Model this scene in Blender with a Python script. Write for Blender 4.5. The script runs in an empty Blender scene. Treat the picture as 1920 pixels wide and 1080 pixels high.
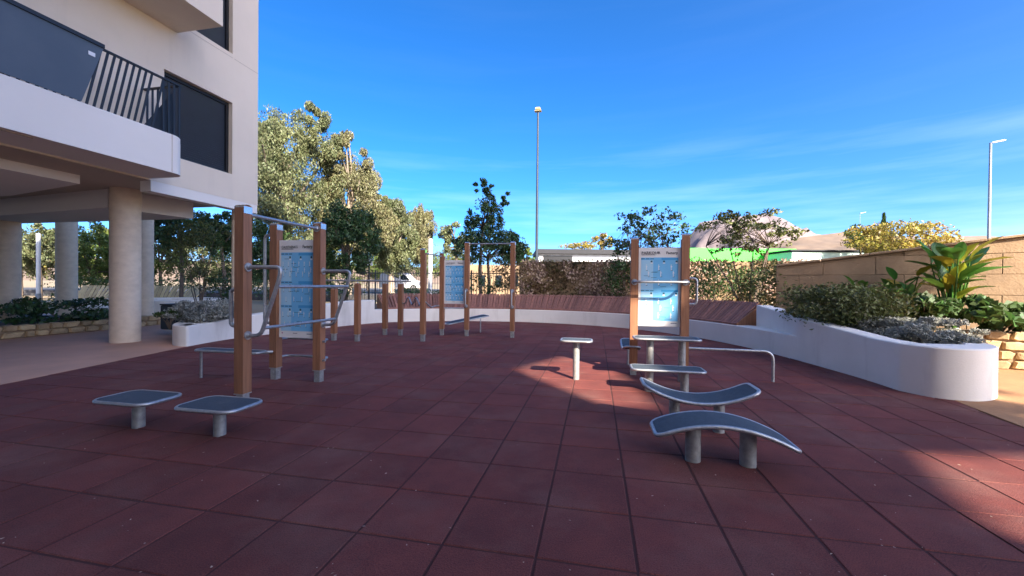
import bpy, bmesh, math, random
import numpy as np
from mathutils import Vector, Matrix
random.seed(7); rng = np.random.default_rng(7)
sc = bpy.context.scene
col = sc.collection
rad = math.radians
# ------------------------------------------------------------------ camera
FPX, PIT, ROL, CH = 766.4, 0.0083, 0.0094, 1.3815
CX = Vector((1, 0, 0)); CU0 = Vector((0, math.sin(PIT), math.cos(PIT))); CF = Vector((0, math.cos(PIT), -math.sin(PIT)))
CR = CX*math.cos(ROL) + CU0*math.sin(ROL); CUP = -CX*math.sin(ROL) + CU0*math.cos(ROL)
cam = bpy.data.cameras.new('camera'); camo = bpy.data.objects.new('camera', cam); col.objects.link(camo)
cam.sensor_width = 36; cam.lens = 36*FPX/1920; cam.clip_start = 0.05; cam.clip_end = 30000
camo.matrix_world = Matrix(((CR.x, CUP.x, -CF.x, 0), (CR.y, CUP.y, -CF.y, 0), (CR.z, CUP.z, -CF.z, CH), (0, 0, 0, 1)))
sc.camera = camo
# ------------------------------------------------------------------ world, sun, exposure
SUN_EL, SUN_AZ = 33.7, math.degrees(math.atan2(0.457, -0.889))
w = bpy.data.worlds.new('World'); sc.world = w; w.use_nodes = True
nt = w.node_tree; nt.nodes.clear()
def N(t, ty, **k):
    n = t.nodes.new(ty)
    for a, b in k.items(): setattr(n, a, b)
    return n
out = N(nt, 'ShaderNodeOutputWorld'); bg = N(nt, 'ShaderNodeBackground'); sky = N(nt, 'ShaderNodeTexSky')
sky.sky_type = 'NISHITA'; sky.sun_disc = False; sky.sun_elevation = rad(SUN_EL); sky.sun_rotation = rad(SUN_AZ)
sky.altitude = 50; sky.air_density = 0.43; sky.dust_density = 2.5; sky.ozone_density = 4.0
bg.inputs[1].default_value = 0.15
# thin cirrus streaks, everywhere in the sky where the noise allows
tc = N(nt, 'ShaderNodeTexCoord'); mp = N(nt, 'ShaderNodeMapping'); mp.inputs['Rotation'].default_value = (0, rad(9), 0.3); mp.inputs['Scale'].default_value = (1.2, 1.2, 14); mp.inputs['Location'].default_value = (0, 0, 3.2)
no = N(nt, 'ShaderNodeTexNoise'); no.inputs['Scale'].default_value = 1.6; no.inputs['Detail'].default_value = 7; no.inputs['Roughness'].default_value = 0.55
rp = N(nt, 'ShaderNodeMapRange'); rp.inputs[1].default_value = 0.46; rp.inputs[2].default_value = 0.75; rp.inputs[3].default_value = 0; rp.inputs[4].default_value = 0.15
mx = N(nt, 'ShaderNodeMixRGB'); mx.inputs[2].default_value = (5.0, 5.6, 6.4, 1)
nt.links.new(tc.outputs['Generated'], mp.inputs[0]); nt.links.new(mp.outputs[0], no.inputs[0]); nt.links.new(no.outputs[0], rp.inputs[0])
sx = N(nt, 'ShaderNodeSeparateXYZ'); nt.links.new(tc.outputs['Generated'], sx.inputs[0]); el = N(nt, 'ShaderNodeMapRange'); el.inputs[1].default_value = .10; el.inputs[2].default_value = .34; el.inputs[3].default_value = 1; el.inputs[4].default_value = 0.04; nt.links.new(sx.outputs[2], el.inputs[0])
ml = N(nt, 'ShaderNodeMath', operation='MULTIPLY'); nt.links.new(rp.outputs[0], ml.inputs[0]); nt.links.new(el.outputs[0], ml.inputs[1]); nt.links.new(ml.outputs[0], mx.inputs[0])
hsv = N(nt, 'ShaderNodeHueSaturation'); hsv.inputs['Saturation'].default_value = 1.3; hsv.inputs['Hue'].default_value = 0.501; nt.links.new(sky.outputs[0], hsv.inputs['Color']); nt.links.new(hsv.outputs[0], mx.inputs[1]); nt.links.new(mx.outputs[0], bg.inputs[0]); nt.links.new(bg.outputs[0], out.inputs[0])
sl = bpy.data.lights.new('sun', 'SUN'); sl.energy = 4.7; sl.angle = rad(0.5); sl.color = (1, 0.88, 0.74)
so = bpy.data.objects.new('sun', sl); col.objects.link(so)
SD = Vector((0.457*math.cos(rad(SUN_EL)), -0.889*math.cos(rad(SUN_EL)), math.sin(rad(SUN_EL)))).normalized()
so.rotation_euler = SD.to_track_quat('Z', 'Y').to_euler(); so.location = (20, -40, 40)
vs = sc.view_settings; vs.view_transform = 'Standard'; vs.look = 'None'; vs.gamma = 1; vs.use_curve_mapping = False
vs.exposure = 1.9
# ------------------------------------------------------------------ geometry helpers
YAW = -0.2014
EX = Vector((math.cos(YAW), math.sin(YAW), 0)); EY = Vector((-math.sin(YAW), math.cos(YAW), 0))
def W(u, v, z=0.0): return EX*u + EY*v + Vector((0, 0, z))          # plaza grid -> world
def UV(p): p = Vector((p[0], p[1], 0)); return p.dot(EX), p.dot(EY)
def ray(px, py): return CR*((px-960)/FPX) + CUP*((540-py)/FPX) + CF
def G(px, py, z=0.0):
    d = ray(px, py); t = (z-CH)/d.z; return Vector((d.x*t, d.y*t, z))
def D(px, py, y):                                                   # point on the ray at depth y
    d = ray(px, py); return d*(y/d.y) + Vector((0, 0, CH))
class MB:
    def __init__(s): s.v = []; s.f = []; s.m = []; s.smooth = []
    def add(s, vs_, fs, m=0, sm=False):
        o = len(s.v); s.v += [tuple(p) for p in vs_]
        for f in fs: s.f.append([i+o for i in f]); s.m.append(m); s.smooth.append(sm)
        return s
    def box(s, c, sx, sy, sz, m=0, frame=None, bev=0.0):
        """box centred at c (z = centre), axes EX/EY by default"""
        ax, ay, az = frame or (EX, EY, Vector((0, 0, 1))); c = Vector(c)
        b = min(bev, sx*.45, sy*.45, sz*.45)
        if b <= 0:
            P = [c+ax*(i*sx/2)+ay*(j*sy/2)+az*(k*sz/2) for k in (-1, 1) for j in (-1, 1) for i in (-1, 1)]
            return s.add(P, [(0, 2, 3, 1), (4, 5, 7, 6), (0, 1, 5, 4), (2, 6, 7, 3), (0, 4, 6, 2), (1, 3, 7, 5)], m)
        P = []; F = []
        ring = lambda x, y, z: [c+ax*(i*x)+ay*(j*y)+az*z for i, j in ((-1, -1), (1, -1), (1, 1), (-1, 1))]
        hx, hy, hz = sx/2, sy/2, sz/2
        for (x, y, z) in ((hx-b, hy-b, -hz), (hx, hy, -hz+b), (hx, hy, hz-b), (hx-b, hy-b, hz)): P += ring(x, y, z)
        F.append((3, 2, 1, 0)); F.append((12, 13, 14, 15))
        for r in range(3):
            for k in range(4): F.append((r*4+k, r*4+(k+1) % 4, r*4+4+(k+1) % 4, r*4+4+k))
        return s.add(P, F, m)
    def prism(s, poly, z0, z1, m=0):
        n = len(poly); P = [(p[0], p[1], z0) for p in poly]+[(p[0], p[1], z1) for p in poly]
        a = sum(poly[i][0]*poly[(i+1) % n][1]-poly[(i+1) % n][0]*poly[i][1] for i in range(n))
        F = [tuple(range(n-1, -1, -1)), tuple(range(n, 2*n))]+[(i, (i+1) % n, n+(i+1) % n, n+i) for i in range(n)]
        if a < 0: F = [tuple(reversed(f)) for f in F]
        return s.add(P, F, m)
    def tube(s, pts, r, seg=10, m=0, closed=False, r2=None):
        pts = [Vector(p) for p in pts]; n = len(pts); P = []; F = []
        t0 = (pts[1]-pts[0]).normalized(); up = Vector((0, 0, 1)) if abs(t0.z) < .9 else Vector((1, 0, 0))
        nn = t0.cross(up).normalized()
        for i, p in enumerate(pts):
            if closed: t = (pts[(i+1) % n]-pts[i-1]).normalized()
            else: t = (pts[min(i+1, n-1)]-pts[max(i-1, 0)]).normalized()
            nn = (nn-t*nn.dot(t)).normalized(); b = t.cross(nn)
            rr = r if r2 is None else r+(r2-r)*i/max(n-1, 1)
            P += [p+(nn*math.cos(a)+b*math.sin(a))*rr for a in [2*math.pi*k/seg for k in range(seg)]]
        for i in range(n if closed else n-1):
            j = (i+1) % n
            for k in range(seg): F.append((i*seg+k, i*seg+(k+1) % seg, j*seg+(k+1) % seg, j*seg+k))
        s.add(P, F, m, True)
        if not closed: s.add(P[:seg], [tuple(range(seg-1, -1, -1))], m); s.add(P[-seg:], [tuple(range(seg))], m)
        return s
    def cyl(s, c, r, z0, z1, seg=20, m=0, r2=None): return s.tube([(c[0], c[1], z0), (c[0], c[1], z1)], r, seg, m, r2=r2)
    def ball(s, c, r, m=0, sz=1.0):
        P = []; F = []; c = Vector(c)
        for i in range(1, 6):
            for k in range(10):
                a, b = math.pi*i/6, 2*math.pi*k/10; P.append(c+Vector((math.sin(a)*math.cos(b)*r, math.sin(a)*math.sin(b)*r, math.cos(a)*r*sz)))
        for i in range(4):
            for k in range(10): F.append((i*10+k, i*10+10+k, i*10+10+(k+1) % 10, i*10+(k+1) % 10))
        n = len(P); P += [c+Vector((0, 0, r*sz)), c-Vector((0, 0, r*sz))]
        for k in range(10): F.append((n, k, (k+1) % 10)); F.append((n+1, 40+(k+1) % 10, 40+k))
        return s.add(P, F, m, True)
    def mesh(s, name, mats, org=(0, 0, 0)):
        me = bpy.data.meshes.new(name); o = Vector(org)
        me.from_pydata([(p[0]-o.x, p[1]-o.y, p[2]-o.z) for p in s.v], [], s.f)
        for m in (mats if isinstance(mats, (list, tuple)) else [mats]): me.materials.append(m)
        me.polygons.foreach_set('material_index', s.m); me.polygons.foreach_set('use_smooth', s.smooth); me.update()
        return me
    def build(s, name, mats, parent=None):
        org = root_loc(parent) if parent else (0, 0, 0)
        return link(name, s.mesh(name, mats, org), parent)
def root_loc(o):
    while o.parent: o = o.parent
    return o.location
def link(name, me, parent=None, loc=None):
    o = bpy.data.objects.new(name, me); col.objects.link(o)
    if parent: o.parent = parent
    if loc is not None: o.location = loc
    return o
def tag(o, label, cat, group=None):
    o['label'] = label; o['category'] = cat
    if group: o['group'] = group
    return o
def struct(o): o['kind'] = 'structure'; return o
def stuff(o): o['kind'] = 'stuff'; return o
def thing(name, loc, label, cat, group=None):
    o = bpy.data.objects.new(name, None); o.empty_display_size = .2; col.objects.link(o); o.location = loc
    return tag(o, label, cat, group)
def fillet(pts, r, n=6):
    """round the corners of a polyline"""
    pts = [Vector(p) for p in pts]; o = [pts[0]]
    for a, b, c in zip(pts, pts[1:], pts[2:]):
        d1 = (a-b); d2 = (c-b); k = min(r, d1.length*.49, d2.length*.49)
        p1 = b+d1.normalized()*k; p2 = b+d2.normalized()*k
        for i in range(n+1):
            t = i/n; o.append(p1*(1-t)**2+b*2*t*(1-t)+p2*t*t)
    return o+[pts[-1]]
def spline(P, n=8):
    P = [Vector(p) for p in P]; o = []
    for i in range(len(P)-1):
        a, b, c, d = P[max(i-1, 0)], P[i], P[i+1], P[min(i+2, len(P)-1)]
        for k in range(n):
            t = k/n; o.append(.5*((2*b)+(c-a)*t+(2*a-5*b+4*c-d)*t*t+(3*b-a-3*c+d)*t**3))
    return o+[P[-1]]
# ------------------------------------------------------------------ materials
def mat(name, c1, c2=None, scale=8.0, rough=.7, metal=0.0, bump=0.0, bscale=None, detail=6, stretch=(1, 1, 1), island=0.0, objrand=0.0, dirt=None, transl=0.0, coords='Object', lo=.35, hi=.65, spec=.5, grain=0.0, dstretch=(1, 1, 1)):
    m = bpy.data.materials.new(name); m.use_nodes = True; t = m.node_tree; t.nodes.clear(); L = t.links.new
    o = N(t, 'ShaderNodeOutputMaterial'); b = N(t, 'ShaderNodeBsdfPrincipled'); b.inputs['Roughness'].default_value = rough; b.inputs['Metallic'].default_value = metal
    b.inputs['Specular IOR Level'].default_value = spec
    c2 = c2 or tuple(x*.8 for x in c1)
    g = N(t, 'ShaderNodeNewGeometry'); tcn = N(t, 'ShaderNodeTexCoord'); mpn = N(t, 'ShaderNodeMapping'); mpn.inputs['Scale'].default_value = stretch
    L(g.outputs['Position'] if coords == 'World' else tcn.outputs[coords], mpn.inputs[0])
    n = N(t, 'ShaderNodeTexNoise'); n.inputs['Scale'].default_value = scale; n.inputs['Detail'].default_value = detail; n.inputs['Roughness'].default_value = .6
    L(mpn.outputs[0], n.inputs[0])
    mr = N(t, 'ShaderNodeMapRange'); mr.inputs[1].default_value = lo; mr.inputs[2].default_value = hi; L(n.outputs[0], mr.inputs[0])
    m1 = N(t, 'ShaderNodeMixRGB'); m1.inputs[1].default_value = (*c1, 1); m1.inputs[2].default_value = (*c2, 1); L(mr.outputs[0], m1.inputs[0])
    colr = m1.outputs[0]
    if island or objrand:
        oi = N(t, 'ShaderNodeObjectInfo'); ad = N(t, 'ShaderNodeMath', operation='ADD'); L(g.outputs['Random Per Island'], ad.inputs[0]); L(oi.outputs['Random'], ad.inputs[1])
        fr = N(t, 'ShaderNodeMath', operation='FRACT'); L(ad.outputs[0], fr.inputs[0])
        k = island or objrand
        mv = N(t, 'ShaderNodeMapRange'); mv.inputs[3].default_value = 1-k; mv.inputs[4].default_value = 1+k; L(fr.outputs[0], mv.inputs[0])
        hs = N(t, 'ShaderNodeHueSaturation'); L(mv.outputs[0], hs.inputs['Value']); L(colr, hs.inputs['Color']); colr = hs.outputs[0]
        if transl:
            mh = N(t, 'ShaderNodeMapRange'); mh.inputs[3].default_value = .47; mh.inputs[4].default_value = .53; L(fr.outputs[0], mh.inputs[0]); L(mh.outputs[0], hs.inputs['Hue'])
    if dirt:                                       # (colour, scale, low, high, amount): soiling with a shape of its own
        n2 = N(t, 'ShaderNodeTexNoise'); n2.inputs['Scale'].default_value = dirt[1]; n2.inputs['Detail'].default_value = 8; n2.inputs['Roughness'].default_value = .65
        mp2 = N(t, 'ShaderNodeMapping'); mp2.inputs['Scale'].default_value = dstretch; L(g.outputs['Position'], mp2.inputs[0]); L(mp2.outputs[0], n2.inputs[0])
        r2 = N(t, 'ShaderNodeMapRange'); r2.inputs[1].default_value = dirt[2]; r2.inputs[2].default_value = dirt[3]; r2.inputs[4].default_value = dirt[4]; L(n2.outputs[0], r2.inputs[0])
        m2 = N(t, 'ShaderNodeMixRGB'); m2.inputs[2].default_value = (*dirt[0], 1); L(r2.outputs[0], m2.inputs[0]); L(colr, m2.inputs[1]); colr = m2.outputs[0]
    if grain:                                      # granules
        n4 = N(t, 'ShaderNodeTexNoise'); n4.inputs['Scale'].default_value = 160; n4.inputs['Detail'].default_value = 2; L(g.outputs['Position'], n4.inputs[0])
        r4 = N(t, 'ShaderNodeMapRange'); r4.inputs[1].default_value = .3; r4.inputs[2].default_value = .7; r4.inputs[3].default_value = 1-grain; r4.inputs[4].default_value = 1+grain; L(n4.outputs[0], r4.inputs[0])
        h4 = N(t, 'ShaderNodeHueSaturation'); L(r4.outputs[0], h4.inputs['Value']); L(colr, h4.inputs['Color']); colr = h4.outputs[0]
    L(colr, b.inputs['Base Color'])
    if bump:
        n3 = N(t, 'ShaderNodeTexNoise'); n3.inputs['Scale'].default_value = bscale or scale*6; n3.inputs['Detail'].default_value = 4; L(mpn.outputs[0], n3.inputs[0])
        bp = N(t, 'ShaderNodeBump'); bp.inputs['Strength'].default_value = bump; bp.inputs['Distance'].default_value = .02; L(n3.outputs[0], bp.inputs['Height']); L(bp.outputs[0], b.inputs['Normal'])
    if transl:
        tr = N(t, 'ShaderNodeBsdfTranslucent'); L(colr, tr.inputs[0]); ms = N(t, 'ShaderNodeMixShader'); ms.inputs[0].default_value = transl
        L(b.outputs[0], ms.inputs[1]); L(tr.outputs[0], ms.inputs[2]); L(ms.outputs[0], o.inputs[0])
    else: L(b.outputs[0], o.inputs[0])
    return m
M = dict(
    rubber=mat('rubber', (.164, .043, .033), (.121, .033, .027), 3.0, .85, bump=.35, bscale=110, objrand=.14, coords='World', dirt=((.21, .12, .095), 1.1, .48, .75, .5), spec=.3, grain=.35),
    joint=mat('rubber_joint', (.062, .017, .013), None, 5, .95),
    path=mat('terracotta_paving', (.60, .32, .20), (.50, .27, .17), .8, .75, bump=.1, bscale=30, coords='World', dirt=((.25, .17, .13), .5, .45, .75, .5)),
    soilpath=mat('sandy_path', (.36, .185, .080), (.28, .145, .065), 1.6, .9, bump=.4, bscale=14, coords='World'),
    soil=mat('soil', (.12, .08, .05), (.07, .05, .035), 3, .95, bump=.5, coords='World'),
    ground=mat('dry_ground', (.30, .22, .14), (.20, .17, .09), .08, .95, bump=.3, bscale=2, coords='World'),
    asphalt=mat('asphalt', (.06, .06, .062), (.045, .045, .048), 2, .9, coords='World'),
    white=mat('white_render', (.82, .77, .69), (.75, .70, .62), 1.1, .85, bump=.12, bscale=60, coords='World', dirt=((.42, .36, .29), 1.6, .54, .85, .7), dstretch=(1, 1, .22)),
    facade=mat('cream_facade', (.76, .645, .52), (.71, .60, .48), .6, .85, bump=.15, bscale=120, coords='World', dirt=((.46, .39, .32), 1.3, .52, .85, .4), dstretch=(1, 1, .12)),
    fascia=mat('white_fascia', (.80, .74, .68), (.76, .70, .64), .6, .8, bump=.1, bscale=120, coords='World'),
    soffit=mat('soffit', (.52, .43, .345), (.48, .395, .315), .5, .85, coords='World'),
    column=mat('column_stone', (.76, .61, .45), (.66, .52, .38), 5, .8, bump=.1, bscale=60, coords='World', stretch=(1, 1, 1.6)),
    wood=mat('post_timber', (.345, .155, .075), (.235, .100, .048), 6, .55, bump=.1, bscale=40, stretch=(6, 6, .35), coords='World', objrand=.12),
    slat=mat('slat_timber', (.27, .115, .075), (.17, .072, .050), 5, .6, bump=.1, coords='World', stretch=(3, 3, .6), objrand=.35),
    slat_bright=mat('slat_timber_brightened', (.62, .45, .20), (.52, .36, .16), 5, .6, coords='World', objrand=.2),  # yellow timber, colour brightened to stand in for sun missing on the bench
    steel=mat('galvanised_steel', (.50, .51, .51), (.36, .37, .38), 30, .42, .75, bump=.05, coords='World', dirt=((.30, .28, .25), 6, .5, .8, .5)),
    steel_cap=mat('bright_steel', (.72, .73, .75), (.62, .63, .65), 20, .16, .95, coords='World'),
    post_galv=mat('galvanised_post', (.40, .40, .385), (.27, .275, .27), 18, .55, .45, bump=.1, coords='World', dirt=((.33, .27, .2), 5, .5, .8, .5)),
    pad=mat('blue_grey_rubber_pad', (.055, .075, .095), (.042, .058, .075), 25, .75, bump=.35, bscale=300, coords='World', dirt=((.13, .14, .15), 4, .55, .8, .5)),
    panel=mat('panel_white', (.80, .77, .73), (.76, .73, .69), 3, .35, coords='World'),
    blue1=mat('print_blue', (.15, .46, .75), (.19, .50, .77), 3, .35, coords='World'),
    blue2=mat('print_pale_blue', (.40, .65, .80), (.34, .60, .79), 3, .35, coords='World'),
    blue3=mat('print_deep_blue', (.05, .31, .62), (.06, .34, .64), 3, .35, coords='World'),
    ink=mat('print_ink', (.03, .035, .04), None, 3, .4), inkblue=mat('print_navy', (.03, .10, .17), None, 3, .4),
    figure=mat('print_figure', (.85, .85, .82), (.75, .78, .78), 40, .4, coords='World'), magenta=mat('print_magenta', (.45, .04, .22), None, 3, .4),
    dark=mat('dark_frame', (.012, .013, .016), None, 5, .4), shutter=mat('dark_shutter', (.030, .042, .062), (.026, .036, .054), 3, .45, coords='World'),
    screen=mat('screen_fabric', (.085, .115, .155), (.07, .10, .14), 1.2, .8, bump=.1, bscale=200, coords='World'),
    glass=mat('dark_glass', (.02, .03, .04), None, 3, .08),
    block=mat('sandstone_block', (.35, .235, .135), (.27, .18, .105), 2.2, .9, bump=.35, bscale=25, coords='World', objrand=.10, dirt=((.30, .22, .15), 1.2, .5, .8, .45)),
    mortar=mat('mortar', (.31, .21, .12), None, 9, .95, bump=.3, coords='World'),
    rubble=mat('rubble_stone', (.50, .36, .19), (.34, .23, .12), 5, .9, bump=.5, bscale=18, coords='World', objrand=.22),
    bark=mat('bark', (.17, .125, .09), (.09, .065, .045), 9, .9, bump=.4, coords='World', stretch=(1, 1, .3)),
    bark_pale=mat('pale_bark', (.38, .31, .24), (.24, .19, .14), 4, .9, coords='World', stretch=(1, 1, .4)),
    euc=mat('eucalyptus_leaf', (.18, .195, .085), (.11, .13, .06), .5, .55, island=.35, transl=.25, coords='World'),
    euc2=mat('eucalyptus_dry_leaf', (.22, .205, .095), (.145, .145, .068), .5, .55, island=.35, transl=.25, coords='World'),
    dkgreen=mat('dark_leaf', (.055, .105, .030), (.032, .066, .020), 1, .5, island=.35, transl=.2, coords='World'),
    green=mat('green_leaf', (.075, .13, .030), (.05, .095, .022), 1, .5, island=.35, transl=.3, coords='World'),
    ltgreen=mat('light_leaf', (.17, .22, .045), (.12, .17, .035), 1, .5, island=.3, transl=.35, coords='World'),
    yellow=mat('yellow_leaf', (.38, .26, .045), (.22, .20, .04), .6, .5, island=.35, transl=.3, coords='World'),
    olive=mat('olive_leaf', (.16, .17, .042), (.105, .115, .03), 1, .55, island=.4, transl=.25, coords='World'),
    autumn=mat('autumn_leaf', (.15, .085, .035), (.06, .06, .022), 1.2, .6, island=.45, transl=.25, coords='World'),
    silver=mat('silver_leaf', (.38, .38, .32), (.27, .28, .24), 3, .8, island=.3, transl=.15, coords='World'),
    dryvine=mat('dry_vine', (.55, .40, .31), (.36, .25, .19), 1.5, .8, island=.4, transl=.2, coords='World'),
    strel=mat('strelitzia_leaf', (.10, .20, .03), (.07, .15, .025), 4, .35, transl=.35, coords='World', objrand=.3),
    strel_y=mat('yellowing_leaf', (.42, .36, .03), (.30, .30, .03), 4, .4, transl=.35, coords='World', objrand=.15),
    blackpl=mat('black_plastic', (.006, .006, .007), None, 5, .5), vent=mat('vent_grey', (.20, .23, .26), None, 5, .5),
    lampgrey=mat('lamp_steel', (.30, .33, .36), None, 3, .5, .3), lampdark=mat('lamp_dark_steel', (.035, .05, .07), None, 3, .5, .3),
    lamphead=mat('lamp_head', (.75, .76, .78), None, 3, .4), lampy=mat('lamp_head_yellowed', (.40, .33, .16), None, 3, .5),
    carwhite=mat('car_paint', (.80, .80, .80), None, 2, .25), tyre=mat('tyre', (.015, .015, .015), None, 8, .8), rim=mat('rim', (.4, .4, .4), None, 8, .4, .8),
    signwhite=mat('sign_white', (.74, .76, .80), None, 3, .5), greenhoard=mat('green_hoarding', (.06, .75, .05), (.05, .66, .045), .3, .6, coords='World'),
    palegreen=mat('pale_green_wall', (.60, .78, .66), (.56, .73, .62), .5, .6, coords='World'), roofdark=mat('dark_roof', (.018, .019, .024), None, 2, .7),
    concwhite=mat('pale_concrete', (.62, .62, .62), (.55, .55, .54), 1, .85, coords='World'),
    rock=mat('mountain_rock', (.21, .165, .155), (.12, .10, .105), .004, .95, coords='World', bump=0, detail=10),
    hill=mat('hill_scrub', (.20, .14, .095), (.12, .09, .065), .006, .95, coords='World', detail=10),
    redsign=mat('red_sign', (.5, .12, .12), None, 3, .5),
)
# ------------------------------------------------------------------ ground
g = MB(); S = 9000
g.add([(-S, -S, -.10), (S, -S, -.10), (S, S, -.10), (-S, S, -.10)], [(0, 1, 2, 3)]); struct(g.build('ground', M['ground']))
# street beyond the garden
q = MB(); q.prism([tuple(W(*t))[:2] for t in ((-70, 29), (70, 29), (70, 70), (-70, 70))], -.2, .45); struct(q.build('road', M['asphalt']))
# terracotta path to the left and under the building
q = MB(); pl = [(-6.15, -4), (-6.71, 5.35), (-6.89, 8.66), (-7.0, 10.4), (-7.9, 12.5), (-9, 16), (-30, 22), (-34, -4)]
q.prism(pl, -.12, .004); struct(q.build('path', M['path']))
q = MB(); q.prism([(5.0, -4), (4.95, 3.6), (5.15, 4.1), (5.42, 4.88), (5.9, 5.9), (7.4, 7.9), (14, 6), (14, -4)], -.12, .003); struct(q.build('sandy_path', M['soilpath']))
# garden soil behind the curved wall (soil level), built after the wall points
# ------------------------------------------------------------------ rubber floor of separate tiles
base = MB(); base.prism([(-6.1, -4), (-6.71, 5.35), (-6.89, 8.66), (-6.2, 11.4), (-4.7, 14.4), (-2, 15.45), (0, 15.4), (2, 14.8), (4, 13.3), (5.4, 11), (5.6, 8), (5.4, 5), (4.95, 3.6), (5.0, -4)], -.14, -.0045)
floor = struct(base.build('rubber_floor', M['joint']))
OX, OY = -1.339, 2.357
def left_x(y): return -6.71-(y-5.35)*.054 if y > 0 else -6.4
def right_x(y): return 5.0 if y < 3.6 else (4.95+(y-3.6)*.34 if y < 5 else 5.7)
def arc_in(x, y):   # inside the round of the wall
    return y < 9 or (x/6.9)**2+((y-8.6)/6.95)**2 < 1
tile_me = MB().box((0, 0, -.011), .4895, .4895, .022, frame=(Vector((1, 0, 0)), Vector((0, 1, 0)), Vector((0, 0, 1))), bev=.006).mesh('tile', M['rubber'])
cand = []
for i in range(-22, 22):
    for j in range(-14, 32):
        p = Vector((OX, OY, 0))+EX*(.5*(i+.5))+EY*(.5*(j+.5))
        cs = [p+EX*(.25*a)+EY*(.25*b) for a in (-1, 1) for b in (-1, 1)]
        ins = [left_x(c.y) < c.x < right_x(c.y) and arc_in(c.x, c.y) and c.y > -3.6 for c in cs]
        if not any(ins): continue
        d = ray(0, 0); vis = p.y > 1.7 and abs(p.x/p.y) < 1.30
        cand.append((0 if (vis and all(ins)) else 1, p.y if vis else 99, p, all(ins)))
cand.sort(key=lambda t: (t[0], t[1]))
rest = MB()
def clip_poly(poly):
    def cut(poly, f):
        o = []
        for k in range(len(poly)):
            a, b = poly[k-1], poly[k]; fa, fb = f(a), f(b)
            if (fa >= 0) != (fb >= 0): t = fa/(fa-fb); o.append(a.lerp(b, t))
            if fb >= 0: o.append(b)
        return o
    poly = cut(poly, lambda c: c.x-left_x(c.y)-.004)
    if poly: poly = cut(poly, lambda c: right_x(c.y)-.004-c.x)
    return poly
for k, (a, b, p, full) in enumerate(cand):
    dz = random.uniform(-.0015, .0015)
    if k < 300 and a == 0:
        o = link('tile', tile_me, floor, (p.x, p.y, dz)); o.rotation_euler = (random.gauss(0, .0012), random.gauss(0, .0012), YAW+random.gauss(0, .0015))
    else:
        h = .24475
        poly = clip_poly([p+EX*(h*i)+EY*(h*j) for i, j in ((-1, -1), (1, -1), (1, 1), (-1, 1))])
        if len(poly) >= 3: rest.prism([(c.x, c.y) for c in poly], -.02, dz)
stuff(rest.build('more_tiles', M['rubber'], floor))
# ------------------------------------------------------------------ curved white wall with planters
WP = [(-6.89, 8.66), (-6.75, 10.05), (-5.9, 12.0), (-4.95, 13.9), (-3.87, 14.85), (-1.98, 15.3), (0, 15.22), (1.92, 14.58), (3.75, 13.2), (4.88, 11.34), (5.33, 9.58), (5.42, 7.92), (5.36, 6.39), (5.24, 5.5)]
wl = [Vector((p.x, p.y, 0)) for p in spline([(a, b, 0) for a, b in WP], 10)]
def normals(path):
    o = []
    for i, p in enumerate(path):
        t = (path[min(i+1, len(path)-1)]-path[max(i-1, 0)]).normalized(); o.append(Vector((-t.y, t.x, 0)))   # left of travel = outside (away from plaza)
    return o
def band(path, off0, off1, z0, z1, mb, m=0, bev=.015):
    """wall of given offsets along a path; off0/off1/z1 may be lists"""
    n = len(path); nr = normals(path); L = lambda a, i: a[i] if isinstance(a, (list, tuple)) else a
    rows = []
    for i in range(n):
        a, b = path[i]+nr[i]*L(off0, i), path[i]+nr[i]*L(off1, i); z = L(z1, i); e = (b-a).normalized()*bev
        rows.append([(q.x, q.y, zz) for q, zz in ((a, z0), (a, z-bev), (a+e, z), (b-e, z), (b, z-bev), (b, z0))])
    for k in range(5):
        P = [r[k] for r in rows]+[r[k+1] for r in rows]
        mb.add(P, [(i, n+i, n+i+1, i+1) for i in range(n-1)], m, True)
    mb.add(rows[0], [(5, 4, 3, 2, 1, 0)], m); mb.add(rows[-1], [(0, 1, 2, 3, 4, 5)], m)
n = len(wl)
seg_i = lambda k: k*10
wall = thing('planter_wall', (0, 15.3, 0), 'long white rendered low wall curving round the rubber floor', 'wall')
# low seat wall over the whole round
mb = MB(); band(wl[20:113], 0, .42, -.1, .46, mb); mb.build('seat_wall', M['white'], wall)
# raised wall on the left: 0.44 rising to 0.80
lp = wl[0:33]; left_end = [Vector((-8.6, 11.2, 0)), Vector((-8.05, 10.0, 0)), Vector((-7.62, 9.22, 0)), Vector((-7.36, 8.86, 0)), Vector((-7.1, 8.68, 0))]
lpath = spline(left_end+[lp[0]], 4)[:-1]+lp
zz = [.44]*len(lpath)
for i, p in enumerate(lpath):
    if p.y > 9.3 and p.x > -6.9: zz[i] = .44+.36*min(1, (p.y-9.3)/4.2)
mb = MB(); band(lpath, .001, .34, -.1, zz, mb); mb.build('raised_wall', M['white'], wall)
# raised wall on the right, 0.95 falling to 0.64, curling round at its end
rp_ = wl[100:]; off = [max(-.003, .45*(1-i/11)) for i in range(len(rp_))]
nr = normals(rp_); rp2 = [p+nn_*o_ for p, nn_, o_ in zip(rp_, nr, off)]
curl = spline([(5.24, 5.5, 0), (5.36, 5.16, 0), (5.68, 5.0, 0), (6.05, 5.1, 0), (6.42, 5.42, 0), (6.62, 5.95, 0), (6.75, 6.8, 0), (7.0, 7.9, 0)], 6)
rpath = rp2[:-1]+[Vector(p) for p in curl]
zz = [max(.64, .95-.31*(9.6-p.y)/3.6) if i < len(rp2) else .64 for i, p in enumerate(rpath)]
mb = MB(); band(rpath, 0, .30, -.1, zz, mb); mb.build('raised_wall', M['white'], wall)
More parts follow.
